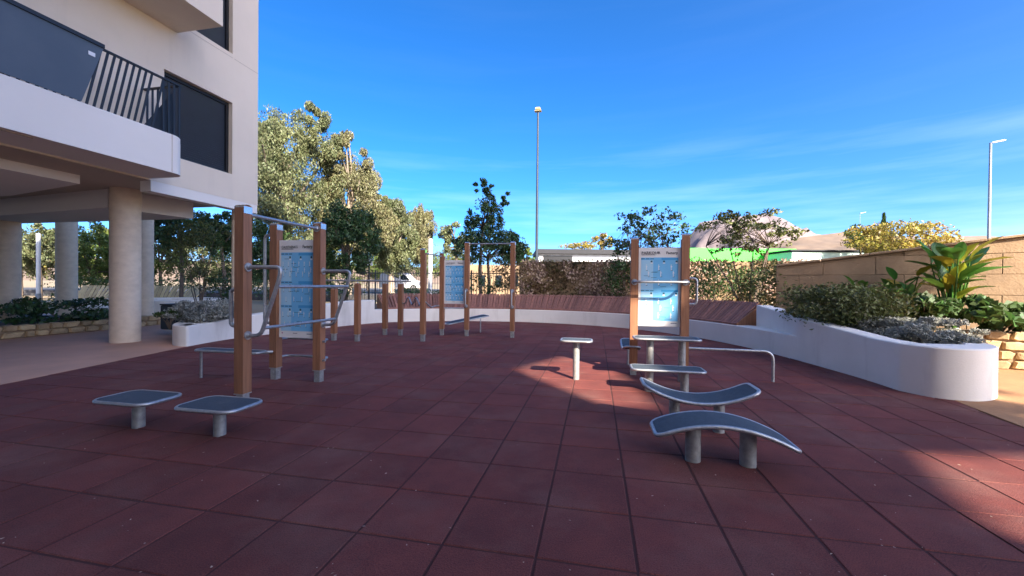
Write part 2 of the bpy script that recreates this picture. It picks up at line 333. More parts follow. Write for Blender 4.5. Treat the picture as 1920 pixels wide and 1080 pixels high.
# solid cap of the rounded end and soil in the planters
endp = [tuple(p+nn_*.25)[:2] for p, nn_ in zip(rpath, normals(rpath))]
i0 = len(rp2)-14
mb = MB(); mb.prism(endp[len(rp2)-3:len(rp2)+22], .3, .634); mb.build('cap_slab', M['white'], wall)
mb = MB(); mb.prism([tuple(p+nn_*.2)[:2] for p, nn_ in zip(rpath, normals(rpath))]+[(7.4, 9.6), (9.0, 12), (12.5, 15.5), (4, 18.0), (-3, 19.5), (-9, 20), (-6.5, 14.3)]
                    + [tuple(p+nn_*.3)[:2] for p, nn_ in zip(wl[34:100], normals(wl)[34:100])], -.08, .40)
struct(mb.build('planting_bed', M['soil']))
mb = MB(); mb.prism([tuple(p+nn_*.3)[:2] for p, nn_ in zip(lpath, normals(lpath))]+[(-5.6, 15.2), (-8.4, 15)], -.08, .36); struct(mb.build('planting_bed', M['soil']))
# vent grille on the end of the left planter
vg = MB()
A, B = Vector((-8.12, 10.12, 0)), Vector((-7.66, 9.25, 0)); dv = (B-A).normalized(); nv = Vector((dv.y, -dv.x, 0))*-1
if nv.x > 0: nv = -nv
for k in range(6): vg.box((A+B)/2+nv*.012+Vector((0, 0, .12+.045*k)), .5, .02, .03, frame=(dv, nv, Vector((0, 0, 1))))
vg.build('vent_grille', M['vent'], wall)
# ------------------------------------------------------------------ slatted sloping bench on the seat wall
bench = thing('slatted_bench', (0, 15.5, .46), 'long brown timber bench with sloping slats along the curved wall', 'bench')
bpth = wl[35:100]; L_ = [0]
for a, b in zip(bpth, bpth[1:]): L_.append(L_[-1]+(b-a).length)
def at_len(path, L_, s):
    for i in range(len(L_)-1):
        if s <= L_[i+1]:
            t = (s-L_[i])/(L_[i+1]-L_[i]); p = path[i].lerp(path[i+1], t); d = (path[i+1]-path[i]).normalized(); return p, d
    return path[-1], (path[-1]-path[-2]).normalized()
SW, SL = .088, .78
up_ = Vector((0, 0, 1))
slat_me = MB().box((0, 0, 0), SW, SL, .03, frame=(Vector((1, 0, 0)), Vector((0, 1, 0)), up_), bev=.005).mesh('slat', M['slat'])
def slats(path, L_, parent, me, z0, tilt, offs, SL, pitch):
    s = pitch/2; o0 = root_loc(parent)
    while s < L_[-1]:
        p, d = at_len(path, L_, s); nn_ = Vector((-d.y, d.x, 0)); ay = (nn_*math.cos(tilt)+up_*math.sin(tilt)); az = d.cross(ay)
        if az.z < 0: az = -az
        c = p+nn_*(offs)+ay*(SL/2)+Vector((0, 0, z0+random.uniform(-.003, .003)))-o0
        o = link('slat', me, parent); o.matrix_world = Matrix(((d.x, ay.x, az.x, c.x), (d.y, ay.y, az.y, c.y), (d.z, ay.z, az.z, c.z), (0, 0, 0, 1)))
        s += pitch
slats(bpth, L_, bench, slat_me, .50, rad(40), .10, SL, .10)
mb = MB(); band(bpth, .04, .12, .462, .515, mb, bev=.004); mb.build('front_rail', M['slat'], bench)
mb = MB(); band(bpth, .60, .70, .462, .95, mb, bev=.004); mb.build('back_support', M['slat'], bench)
mb = MB()
for p, d in (at_len(bpth, L_, L_[-1]-.001), at_len(bpth, L_, .001)):
    nn_ = Vector((-d.y, d.x, 0)); a = p+nn_*.06; b_ = p+nn_*.72; s_ = d*.03*(1 if p.x > 0 else -1)
    mb = MB(); P = [a+up_*.465, b_+up_*.465, b_+up_*.98, a+up_*.51]; mb.add([x for x in P]+[x+s_ for x in P], [(0, 1, 2, 3), (7, 6, 5, 4), (0, 4, 5, 1), (1, 5, 6, 2), (2, 6, 7, 3), (3, 7, 4, 0)]); mb.build('end_panel', M['wood'], bench)
# ------------------------------------------------------------------ outdoor gym
FW = .115
def post(root, p, h, cap=True, foot=.16, name='post'):
    """timber post with rounded head, steel head strap and steel shoe; p on the ground"""
    p = Vector((p[0], p[1], 0)); mb = MB(); r = FW/2; c = .012
    prof = []          # rounded head profile in the EY-z plane
    for k in range(9):
        a = math.pi*k/8; prof.append((-math.cos(a)*r, h-.035+math.sin(a)*.035))
    P = []; F = []
    for sx in (-1, 1):
        P += [p+EX*(sx*r)+EY*-r+up_*foot]+[p+EX*(sx*r)+EY*y+up_*z for y, z in prof]+[p+EX*(sx*r)+EY*r+up_*foot]
    m_ = len(prof)+2
    F = [tuple(range(m_)), tuple(range(2*m_-1, m_-1, -1))]+[(i, m_+i, m_+(i+1) % m_, (i+1) % m_) for i in range(m_)]
    F = [tuple(reversed(f)) for f in F]
    mb.add(P, F); po = mb.build(name, M['wood'], root)
    f = MB(); f.box(p+up_*(foot/2-.003), .088, .088, foot+.006, bev=.003); f.box(p+up_*(foot+.004), FW+.004, FW+.004, .012)
    for sx, sy in ((0, -1), (1, 0), (-1, 0)):
        for zz_ in (.05, .11): f.ball(p+EX*(sx*.046)+EY*(sy*.046)+up_*zz_, .009)
    f.build('post_shoe', M['post_galv'], po)
    if cap:
        f = MB()
        for sx in (-1, 1): f.box(p+EX*(sx*(r+.002))+up_*(h-.055), .004, FW*.96, .075)
        # strap over the head
        for k in range(8):
            y0, z0 = prof[k]; y1, z1 = prof[k+1]
            f.add([p+EX*(-r-.004)+EY*y0+up_*(z0+.004), p+EX*(r+.004)+EY*y0+up_*(z0+.004), p+EX*(r+.004)+EY*y1+up_*(z1+.004), p+EX*(-r-.004)+EY*y1+up_*(z1+.004)], [(0, 1, 2, 3)], 0, True)
        f.build('head_strap', M['steel_cap'], po)
    return po
def bar(root, pts, name='bar', r=.0205, fil=.1, flanges=(), m='steel'):
    mb = MB(); mb.tube(fillet(pts, fil) if fil else pts, r, 12)
    for c, n_ in flanges:
        c = Vector(c); n_ = Vector(n_).normalized(); mb.tube([c-n_*.004, c+n_*.012], .048, 16); mb.tube([c+n_*.012, c+n_*.035], .034, 14, r2=.024)
    return mb.build(name, M[m], root)
def rounded(hx, hy, r, n=5, cut=0.0):
    o = []
    for cx, cy, a0 in ((hx-r, hy-r, 0), (-hx+r, hy-r, 90), (-hx+r, -hy+r, 180), (hx-r, -hy+r, 270)):
        for k in range(n+1): a = rad(a0+90*k/n); o.append((cx+math.cos(a)*r, cy+math.sin(a)*r))
    return o
def deck(root, c, L, Wd, z, ax=EX, ay=EY, rise=None, r=.07, rimr=.017):
    """platform: tubular steel rim round a ribbed blue-grey rubber pad; rise(t) bends it along its length"""
    c = Vector((c[0], c[1], 0)); rise = rise or (lambda t: 0.0)
    # outline with enough points along the length
    o = rounded(L/2, Wd/2, r)
    pts = []
    for a, b in zip(o, o[1:]+o[:1]):
        k = max(1, int(math.hypot(b[0]-a[0], b[1]-a[1])/.04))
        for i in range(k): pts.append((a[0]+(b[0]-a[0])*i/k, a[1]+(b[1]-a[1])*i/k))
    T = lambda x, y, dz=0: c+ax*x+ay*y+up_*(z+rise(2*x/L)+dz)
    rim = MB(); rim.tube([T(x, y, -.012) for x, y in pts], rimr, 10, closed=True); ro = rim.build('rim', M['steel'], root)
    pad = MB(); nx = 28
    def hy(x):
        ax_ = abs(x); ins = .012
        if ax_ <= L/2-r: return Wd/2-ins
        q_ = max(0, r*r-(ax_-(L/2-r))**2); return Wd/2-r+math.sqrt(q_)-ins
    xs = [(-L/2+.012)+(L-.024)*(.5-.5*math.cos(math.pi*i/nx)) for i in range(nx+1)]
    P = []
    for x in xs:
        h_ = max(hy(x), .004)
        for y, dz in ((-h_, -.02), (-h_, .001), (h_, .001), (h_, -.02)): P.append(T(x, y, dz))
    F = []
    for i in range(nx):
        for k in range(4): F.append((i*4+k, i*4+(k+1) % 4, i*4+4+(k+1) % 4, i*4+4+k))
    F += [(3, 2, 1, 0), tuple(nx*4+k for k in range(4))]
    F = [tuple(reversed(f)) for f in F]
    pad.add(P, F); pad.build('pad', M['pad'], root)
    return ro
def platform(p, L, Wd, z, label, ax=EX, posts=((0, 0),), rise=None, name='step_platform', pr=.052, r=.07, grp=None):
    ay = Vector((-ax.y, ax.x, 0)); root = thing(name, (p[0], p[1], 0), label, 'exercise platform', grp)
    rise_ = rise or (lambda t: 0.0)
    deck(root, p, L, Wd, z, ax, ay, rise, r)
    for (a, b) in posts:
        q_ = Vector((p[0], p[1], 0))+ax*a+ay*b; zt = z+rise_(2*a/L)-.03
        m_ = MB(); m_.cyl(q_, pr, -.01, zt, 24); po = m_.build('support_post', M['post_galv'], root)
        m_ = MB(); m_.box(q_+up_*(zt+.004), .11, Wd*.62, .012, frame=(ax, ay, up_)); m_.build('bracket', M['post_galv'], po)
    return root
# --- information board: plate, print, lettering
def text_mesh(body, size, font_bold=True):
    cu = bpy.data.curves.new('t', 'FONT'); cu.body = body; cu.size = size; cu.resolution_u = 2; cu.offset = size*.018 if font_bold else 0
    o = bpy.data.objects.new('t', cu); col.objects.link(o); dg = bpy.context.evaluated_depsgraph_get()
    me = bpy.data.meshes.new_from_object(o.evaluated_get(dg)); bpy.data.objects.remove(o); bpy.data.curves.remove(cu); return me
def board(root, a, b, z0, z1, kind, title, brand):
    """upright panel between ground points a and b"""
    a = Vector((a[0], a[1], 0)); b = Vector((b[0], b[1], 0)); d = (b-a).normalized(); nf = Vector((d.y, -d.x, 0)); wdt = (b-a).length; hgt = z1-z0
    fr = (d, nf, up_); c = (a+b)/2
    pl_ = MB(); pl_.box(c+up_*((z0+z1)/2), wdt, .02, hgt, frame=fr, bev=.003); po = pl_.build('panel', M['panel'], root)
    mb = MB()
    def rect(x0, x1, y0, y1, m, lift=.0125):
        P = [c+d*((x-.5)*wdt)+nf*lift+up_*(z1-y*hgt) for x, y in ((x0, y1), (x1, y1), (x1, y0), (x0, y0))]; mb.add(P, [(0, 1, 2, 3)], m)
    def poly(pts_, m, lift=.0145):
        P = [c+d*((x-.5)*wdt)+nf*lift+up_*(z1-y*hgt) for x, y in pts_]; mb.add(P, [tuple(range(len(P)))], m)
    asp = wdt/hgt
    def fig(x, y, s, m=2):      # a tiny printed figure: head, trunk, limbs, and its shadow
        hx = s*.5
        poly([(x+math.cos(t)*s*.14, y-s*.42+math.sin(t)*s*.14*asp) for t in [k*math.pi/4 for k in range(8)]], m)
        poly([(x-s*.16, y-s*.3), (x+s*.16, y-s*.3), (x+s*.12, y+.05*s), (x-s*.12, y+.05*s)], m)
        k = random.uniform(-.1, .25)*s
        poly([(x-s*.12, y+.05*s), (x-.0*s, y+.05*s), (x-s*.05+k, y+.5*s), (x-s*.2+k, y+.5*s)], m); poly([(x+s*.0, y+.05*s), (x+s*.12, y+.05*s), (x+s*.25-k, y+.5*s), (x+s*.1-k, y+.5*s)], m)
        poly([(x+s*.12, y-s*.28), (x+s*.4, y-s*.1), (x+s*.36, y-s*.02), (x+s*.1, y-s*.16)], m)
        poly([(x-s*.1, y+.5*s), (x+s*.5, y+.5*s), (x+s*.4, y+.58*s), (x-.05*s, y+.58*s)], 3)
    x0, x1 = .055, .945
    def cols(y0, y1):
        w3 = (x1-x0)/3
        for k, m in enumerate((1, 0, 0)): rect(x0+w3*k, x0+w3*(k+1), y0, y1, m)
    def header(y, h_):
        rect(x0, x0+.55*(x1-x0), y, y+h_, 0, .0132); rect(x0+.55*(x1-x0), x1, y, y+h_, 4, .0132)
        for k in range(3): rect(x0+.005+k*.11, x0+.09+k*.11, y+h_*.3, y+h_*.6, 5, .0138)
    top, bot = .125, .93
    if kind == 'left':
        cols(top, bot); secs = [(top, .415), (.415, .66), (.66, bot)]; rows = [(.24, .305, .345), (.50, .60), (.755, .855)]
    elif kind == 'mid':
        cols(top, bot); secs = [(top, .35), (.35, .54), (.54, .73), (.73, bot)]; rows = [(.22, .29), (.42, .48), (.61, .67), (.80, .87)]
    else:
        cols(top, bot); secs = [(top, .53), (.53, bot)]; rows = [(.25, .33, .44), (.68, .765, .86)]
    for (y0, y1), rr in zip(secs, rows):
        header(y0+.004, .028)
        for k in range(3):
            xb = x0+(x1-x0)/3*(k+1)-.045; rect(xb-.02, xb+.025, y0+.04, y0+.062, 5, .0138); rect(xb-.022, xb+.03, y0+.064, y0+.078, 2, .0138)
        for ri, y in enumerate(rr):
            nf_ = 6 if kind == 'mid' else (3 if kind == 'right' else random.choice((4, 5, 6)))
            for k in range(nf_):
                x = x0+(x1-x0)*(k+.5)/nf_+(.03 if ri % 2 else -.02)
                fig(x, y, .055 if kind != 'right' else .075)
        for k in range(5):
            y = y0+.06+random.random()*(y1-y0-.08); x = random.uniform(x0, x1-.2); rect(x, x+.14, y, y+.004, 5, .0135)
    rect(.08, .115, .948, .958, 6, .0135); rect(.40, .52, .950, .955, 7, .0135); rect(.78, .92, .953, .960, 5, .0135); rect(x0+.01, .40, .088, .094, 7, .0135)
    mb.build('print', [M['blue1'], M['blue2'], M['figure'], M['inkblue'], M['blue3'], M['inkblue'], M['magenta'], M['ink']], po)
    for txt, xl, xr, yb, sz in ((title, .07, .52, .082, None), (brand, .66, .93, .082, None)):
        me = text_mesh(txt, 1.0); co = np.empty(len(me.vertices)*3, 'f'); me.vertices.foreach_get('co', co); co = co.reshape(-1, 3)
        wd = co[:, 0].max()-co[:, 0].min(); s = (xr-xl)*wdt/wd; ox = co[:, 0].min(); hmax = .034*hgt; sy = min(s*1.25, hmax/.72)
        o0 = root_loc(root); pts_ = []
        for x, y, z in co:
            q_ = c+d*((xl-.5)*wdt+(x-ox)*s)+nf*.0142+up_*(z1-yb*hgt+y*sy)-o0; pts_.append(q_)
        me.vertices.foreach_set('co', np.array([tuple(q_) for q_ in pts_], 'f').ravel()); me.materials.clear(); me.materials.append(M['ink']); me.update(); link('lettering', me, po)
    return po
# --- station on the left
a1 = G(455, 765); a3 = a1+EY*1.26; a2 = a3-EX*.70
A = thing('exercise_station', (a3.x, a3.y, 0), 'tall timber exercise station on the left with blue board and bent steel handles', 'exercise station')
post(A, a1, 2.22); post(A, a2, 2.22); post(A, a3, 2.22)
board(A, a2+EX*.062, a3-EX*.062, .60, 1.98, 'left', 'CALISTHENICS', 'Factory')
r_ = FW/2
bar(A, [a1+EY*r_+up_*2.13, a3-EY*r_+up_*2.13], 'pull_up_bar', fil=0, flanges=((a1+EY*r_+up_*2.13, EY), (a3-EY*r_+up_*2.13, -EY)))
# bent dip handles off the two posts, and the rungs between them
for pp in (a1, a3):
    s_ = pp+EX*r_
    bar(A, [s_+up_*1.545, s_+EX*.42+up_*1.545, s_+EX*.40+up_*1.42, s_+EX*.17+up_*.80, s_+up_*.80], 'dip_handle', .0215, .14, ((s_+up_*1.545, EX), (s_+up_*.80, EX)))
for du, zz_ in ((.385, 1.335), (.20, .885)):
    bar(A, [a1+EX*(r_+du)+up_*zz_, a3+EX*(r_+du)+up_*zz_], 'rung', .018, 0)
# bar with rounded ends on the left faces
for pp, z0_, z1_ in ((a1, .90, 1.30),):
    s_ = pp-EX*r_
    bar(A, [s_+up_*z1_, s_-EX*.10+up_*z1_, s_-EX*.10+up_*z0_, s_+up_*z0_], 'grab_handle', .0205, .07, ((s_+up_*z1_, -EX), (s_+up_*z0_, -EX)))
s_ = a2-EX*r_
bar(A, [s_+up_*2.06, s_-EX*.13+up_*2.06, s_-EX*.13+up_*.80, s_+up_*.80], 'tall_handle', .0205, .09, ((s_+up_*2.06, -EX), (s_+up_*.80, -EX)))
# low push-up bars behind posts two and three
for zz_ in (.30, .56):
    bar(A, [a2+EY*r_+up_*zz_, a2+EY*(.22)+up_*zz_, a3+EY*.22+up_*zz_, a3+EY*r_+up_*zz_], 'low_bar', .017, .08)
    bar(A, [a3+EX*r_+up_*zz_, a3+EX*.10+up_*(zz_+.005)], 'bar_stub', .017, 0)
# bench board to the left of post two
bc = a2-EX*.56-EY*.20
deck(A, bc, 1.05, .20, .42)
q_ = G(380, 705); bar(A, [bc-EX*.50+up_*.40, bc-EX*.50+up_*0], 'bench_leg', .018, 0)
bar(A, [bc+EX*.40+up_*.395, a2-EY*.05+up_*.395], 'bench_bracket', .022, 0)
# --- two low steps on the left
dirL = (G(327, 738, .285)-G(245, 757, .285)); dirL.z = 0
platform(G(260, 800), .60, .40, .285, 'low oblong step on one post, leftmost of the pair in front', EX, name='step_platform', pr=.05, r=.1)
platform(G(412, 815), .60, .40, .285, 'low oblong step on one post, beside the front timber post', EX, name='step_platform', pr=.05, r=.1)
# --- station in the middle distance
b1 = G(795, 641); b2 = G(827, 629); b3 = G(875, 630); b4 = G(961, 632)
b2 = b3-EX*.70; b1 = b2-EY*1.24
B = thing('exercise_station', (b3.x, b3.y, 0), 'middle timber exercise station with pull-up bar, parallel bars and small blue board', 'exercise station')
b4 = b3+EX*1.24
post(B, b1, 2.22); post(B, b2, 2.22); post(B, b3, 2.50); post(B, b4, 2.50)
bar(B, [b3+EX*r_+up_*2.45, b4-EX*r_+up_*2.45], 'pull_up_bar', .018, 0)
bar(B, [b1+EY*r_+up_*2.12, b2-EY*r_+up_*2.12], 'pull_up_bar', .018, 0)
board(B, b2+EX*.062, b3-EX*.062, .85, 2.02, 'mid', 'CALISTHENICS', 'Factory')
bar(B, [b2+EX*r_+up_*.74, b3-EX*r_+up_*.74], 'rung', .018, 0)
for pp, sg in ((b3, -1), (b4, -1)):
    s_ = pp-EY*r_
    bar(B, [s_+up_*1.22, s_-EY*.09+up_*1.22, s_-EY*.09+up_*.80, s_+up_*.80], 'grab_handle', .0205, .06, ((s_+up_*1.22, -EY), (s_+up_*.80, -EY)))
# sloping sit-up board
sb = b2+EX*.50+EY*.55; sx_ = (EX*.75+EY*.66).normalized()
deck(B, sb, 1.25, .42, .40, sx_, Vector((-sx_.y, sx_.x, 0)), lambda t: .10*t)
bar(B, [b2+EY*r_+EX*.02+up_*.30, sb-sx_*.5+up_*.30], 'board_bracket', .02, 0); bar(B, [sb+sx_*.45+up_*.45, sb+sx_*.45+up_*0], 'board_leg', .018, 0)
# four short posts with parallel bars
s1, s2 = G(627, 638), G(670, 640); s4 = G(720, 627); s1 = s2-EX*.62; s3 = s2+EY*1.3; s4 = s3+EX*.45; s3b = s3-EX*.10
short = [(s1, 1.25), (s2, 1.38), (s3, 1.38), (s4, 1.38)]
for pp, hh in short: post(B, pp, hh, cap=False)
bar(B, [s1-EX*.25+up_*1.44, s2+EX*.6+up_*1.44], 'parallel_bar', .02, 0)
bar(B, [s3-EX*.7+up_*1.44, s4+EX*.3+up_*1.44], 'parallel_bar', .02, 0)
for pp in (s2, s3, s4): bar(B, [pp+up_*1.36, pp+up_*1.44], 'bar_bracket', .016, 0)
wv = []; e0, e1 = s4+EX*r_, b1-EX*r_
for k in range(41):
    t = k/40; wv.append(e0.lerp(e1, t)+up_*(.86+.085*(0 if t < .12 or t > .97 else math.sin((t-.12)/.85*math.pi*4-math.pi/2)+1)))
bar(B, wv, 'wavy_bar', .017, 0)
bar(B, [b1+EX*r_+up_*.95, b1+EX*.12+EY*.2+up_*.80, b2-EX*.1-EY*.2+up_*.80, b2-EX*r_+up_*.80], 'wavy_bar', .017, .1)
# --- station on the right
c1 = G(1187, 702); c2 = c1+EX*.74
C = thing('exercise_station', (c1.x, c1.y, 0), 'two-post timber station on the right with sunlit blue board', 'exercise station')
post(C, c1, 2.13); post(C, c2, 2.18)
board(C, c1+EX*.064, c2-EX*.064, .76, 1.97, 'right', 'PARKOUR', 'Factory')
s_, e_ = c1-EY*r_, c2-EY*r_
bar(C, [s_+up_*1.44, s_-EY*.26+up_*1.44, e_-EY*.26+up_*1.44, e_+up_*1.44], 'front_bar', .0195, .10, ((s_+up_*1.44, -EY), (e_+up_*1.44, -EY)))
s_ = c2+EX*r_
bar(C, [s_+up_*1.50, s_+EX*.115+up_*1.50, s_+EX*.115+up_*1.11, s_+up_*1.11], 'grab_handle', .018, .10)
bar(C, [c2+EX*r_+up_*.44, c2+EX*1.22-EY*.02+up_*.44, c2+EX*1.22-EY*.02+up_*-.01], 'hurdle_bar', .021, .14)
kc = c1+EY*.42-EX*.02
deck(C, kc, .95, .24, .36, EY, -EX, lambda t: .09*t*t)
bar(C, [kc+EY*.34+up_*.38, kc+EY*.34+up_*0], 'board_leg', .018, 0)
# --- steps, stool and rocking boards on the right
platform(G(1080, 711), .44, .30, .585, 'tall narrow stool-like step standing in the sun patch', EX, pr=.048, name='step_platform')
ps = ((-.22, 0), (.22, 0))
platform(W(*UV(D(1248, 700, 5.95)))+Vector((0, 0, 0)), .90, .34, .63, 'high flat step on two posts, directly before the right board', EX, ps)
platform(W(*UV(D(1250, 700, 5.32))), .89, .34, .315, 'lower flat step on two posts, second from the right board', EX, ps)
platform(W(*UV(D(1306, 760, 3.92))), 1.0, .36, .31, 'sagging curved balance board, just behind the arched one', EX, ((-.20, 0), (.20, 0)), lambda t: .14*t*t, 'balance_board', .05)
platform(W(*UV(D(1350, 860, 3.20))), 1.0, .36, .345, 'arched curved balance board, nearest of all the boards', EX, ((-.20, 0), (.20, 0)), lambda t: -.13*t*t-.02*t, 'balance_board', .058)
# ------------------------------------------------------------------ apartment building on the left
UF, ZS = -8.95, 3.45          # facade plane in grid coordinates, soffit height
def on_u(px, py, u):
    d = ray(px, py); o = Vector((0, 0, CH)); t = (u-o.dot(EX))/d.dot(EX); p = o+d*t; return p.dot(EY), p.z
v_c, z_c = on_u(483, 385, UF)
bl = thing('apartment_building', W(UF, v_c, 0), 'cream apartment block on round columns with dark shutters and balconies', 'building')
VC = v_c
# window openings on the facade plane: (v0, v1, z0, z1)
w2a, w2z1 = on_u(333, 143, UF); w2b, _ = on_u(436, 193, UF); _, w2z0 = on_u(436, 327, UF)
w2z1 = on_u(436, 193, UF)[1]
W2 = (w2a-.28, w2b, w2z0, w2z1); W3 = (w2a-.6, w2b, w2z0+3.0, w2z1+3.0); W1 = (w2a-6.8, w2a-2.6, w2z0-.05, w2z1)
W4 = (W1[0], W1[1], W1[2]+3.0, W1[3]+3.0)
wins = [W1, W2, W3, W4]
ZT = 19.0
vs_ = sorted({-14.0, VC, *[x for w_ in wins for x in w_[:2]]}); zs_ = sorted({ZS, ZT, *[x for w_ in wins for x in w_[2:]]})
mb = MB(); TH = .28
for va, vb in zip(vs_, vs_[1:]):
    for za, zb in zip(zs_, zs_[1:]):
        vm, zm = (va+vb)/2, (za+zb)/2
        if any(w_[0] < vm < w_[1] and w_[2] < zm < w_[3] for w_ in wins): continue
        mb.add([W(UF, va, za), W(UF, vb, za), W(UF, vb, zb), W(UF, va, zb)], [(0, 1, 2, 3)])
for w_ in wins:          # reveals
    a, b, c, d = [(W(UF, v, z), W(UF-TH, v, z)) for v, z in ((w_[0], w_[2]), (w_[1], w_[2]), (w_[1], w_[3]), (w_[0], w_[3]))]
    for p, q_ in ((a, b), (b, c), (c, d), (d, a)): mb.add([p[0], p[1], q_[1], q_[0]], [(0, 1, 2, 3)])
UB = UF-13
for a, b, in (((UF, VC), (UB, VC)), ((UB, VC), (UB, -14)), ((UB, -14), (UF, -14))):
    mb.add([W(*a, ZS), W(*b, ZS), W(*b, ZT), W(*a, ZT)], [(0, 1, 2, 3)])
mb.add([W(UF, -14, ZT), W(UF, VC, ZT), W(UB, VC, ZT), W(UB, -14, ZT)], [(0, 1, 2, 3)])
bw = mb.build('wall', M['facade'], bl)
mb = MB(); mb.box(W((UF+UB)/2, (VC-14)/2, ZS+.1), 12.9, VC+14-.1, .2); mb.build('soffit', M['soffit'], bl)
# shadow-gap joint line at the storey
jz = W2[3]+1.12
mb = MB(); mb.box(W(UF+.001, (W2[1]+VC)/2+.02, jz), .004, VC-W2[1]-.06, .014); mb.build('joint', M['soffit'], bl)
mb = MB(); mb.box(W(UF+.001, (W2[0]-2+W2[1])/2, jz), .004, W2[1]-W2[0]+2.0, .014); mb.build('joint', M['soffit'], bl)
# window parts
def window(w_, shutter=True):
    a, b, z0, z1 = w_; fr = MB(); t = .07; us = UF-.16
    for (va, vb, za, zb) in ((a, a+t, z0, z1), (b-t, b, z0, z1), (a+t, b-t, z0, z0+t), (a+t, b-t, z1-t, z1)):
        fr.box(W(us, (va+vb)/2, (za+zb)/2), .09, vb-va, zb-za)
    wo = fr.build('window', M['dark'], bl)
    if shutter:
        sh = MB(); k = z0+t
        while k < z1-t-.02:
            h_ = min(.05, z1-t-k); sh.add([W(us-.012, a+t, k), W(us-.012, b-t, k), W(us+.008, b-t, k+h_*.85), W(us+.008, a+t, k+h_*.85)], [(0, 1, 2, 3)])
            sh.add([W(us+.008, a+t, k+h_*.85), W(us+.008, b-t, k+h_*.85), W(us-.012, b-t, k+h_), W(us-.012, a+t, k+h_)], [(0, 1, 2, 3)]); k += .05
        sh.build('shutter', M['shutter'], wo)
    else:
        sh = MB(); sh.box(W(us-.03, (a+b)/2, (z0+z1)/2), .02, b-a-.1, z1-z0-.1); sh.build('pane', M['glass'], wo)
for w_ in wins: window(w_, w_ in (W2, W3))
# balcony of the first storey
UO = -8.02
vb1, zb1 = on_u(352, 326, UO); _, zt1 = on_u(352, 262, UO); zb1 = ZS+.03
R_ = .28
bp = [W(UF+.0, -13), W(UO, -13), W(UO, vb1-R_)]+[W(UO-R_+R_*math.cos(a), vb1-R_+R_*math.sin(a)) for a in [rad(15*k) for k in range(1, 6)]]+[W(UO-R_, vb1), W(UF+.0, vb1)]
mb = MB(); mb.prism([(p.x, p.y) for p in bp], zb1, zt1-.12); 
# upstand round the balcony edge
inner = [W(UF+.0, -12.8), W(UO-.15, -12.8), W(UO-.15, vb1-.15), W(UF, vb1-.15)]
mb.build('balcony', M['fascia'], bl)
mb = MB(); op = bp; path_ = [Vector(p) for p in bp[1:]]
band(path_, 0.002, .14, zt1-.13, zt1, mb); mb.build('balcony_kerb', M['fascia'], bl)
# railing
zr = zt1+1.02; ur = UO-.07; vL = -12.5; vR = vb1-.12
ra = MB(); ra.box(W(ur, (vL+vR)/2, zr), .05, vR-vL, .03); ra.box(W((ur+UF)/2, vR, zr), UF-ur if False else abs(ur-UF), .05, .03); ro = ra.build('railing', M['dark'], bl)
v = vR
bm_ = MB().box((0, 0, 0), .014, .035, zr-zt1).mesh('baluster', M['dark'])
k = 0; bl0 = bl.location
while v > vR-7.2:
    o = link('baluster', bm_, ro, W(ur, v-.1*(v < vR-.4), (zr+zt1)/2)-bl0); v -= .10
    if v < vR-.4: o.rotation_euler = Vector((0, 0, 1)).rotation_difference((up_+EY*.2).normalized()).to_euler(); o.scale = (1, 1, 1.02)
for k in range(6):
    o = link('baluster', bm_, ro, W(ur-.13*(k+1), vR, (zr+zt1)/2)-bl0)
# privacy screen on the railing, its free edge slanting
e0v, _ = on_u(189, 72, ur); e1v, _ = on_u(149, 181, ur)
scr = thing('privacy_screen', W(ur+.05, e1v, zt1), 'blue-grey fabric screen tied along the balcony railing', 'screen')
mb = MB(); uo = ur+.045
mb.add([W(uo, -12.4, zt1+.02), W(uo, e1v, zt1+.02), W(uo+.02, e0v, zr+.0), W(uo+.02, -12.4, zr+.0)], [(0, 1, 2, 3)]); mb.add([W(uo-.012, -12.4, zt1+.02), W(uo-.012, e1v, zt1+.02), W(uo+.008, e0v, zr), W(uo+.008, -12.4, zr)], [(3, 2, 1, 0)])
mb.build('fabric', M['screen'], scr)
mb = MB(); lv, lz = on_u(172, 101, uo+.02); mb.box(W(uo+.022, lv, lz), .006, .09, .06); mb.build('tag', M['signwhite'], scr)
mb = MB(); mb.box(W(uo+.02, (-12.4+e0v)/2, zr+.02), .05, e0v+12.4, .06); mb.build('top_rail', M['dark'], scr)
mb = MB(); fv0 = on_u(267, 213, ur-.1)[0]; mb.add([W(ur-.1, fv0, zt1), W(ur-.1, vR-.03, zt1), W(ur-.1, vR-.03, zr-.12)], [(0, 1, 2)]); mb.add([W(ur-.11, fv0, zt1), W(ur-.11, vR-.03, zt1), W(ur-.11, vR-.03, zr-.12)], [(2, 1, 0)])
mb.build('balcony_screen', M['dark'], bl)
mb = MB(); mb.box(W(UO+.001, vb1-R_-.03, (zb1+zt1)/2), .004, .012, zt1-zb1-.02); mb.build('joint', M['soffit'], bl)
mb = MB(); mb.box(W(UO-.12, -2, zb1-.006), .03, 13, .012); mb.build('drip_groove', M['soffit'], bl)
# upper balconies
zb2, = (on_u(418, 50, UO+.25)[1],); vb2 = on_u(418, 50, UO+.25)[0]
for k in range(4):
    z_ = zb2+3.0*k
    mb = MB(); mb.prism([(p.x, p.y) for p in (W(UF, -13), W(UO+.25, -13), W(UO+.25, vb2), W(UF, vb2))], z_, z_+.55); mb.build('balcony', M['facade'], bl)
    if k == 0:
        mb = MB(); mb.box(W(UO+.2, vb2-2, z_+1.05), .012, 3.8, .9); mb.build('balcony_glass', M['glass'], bl)
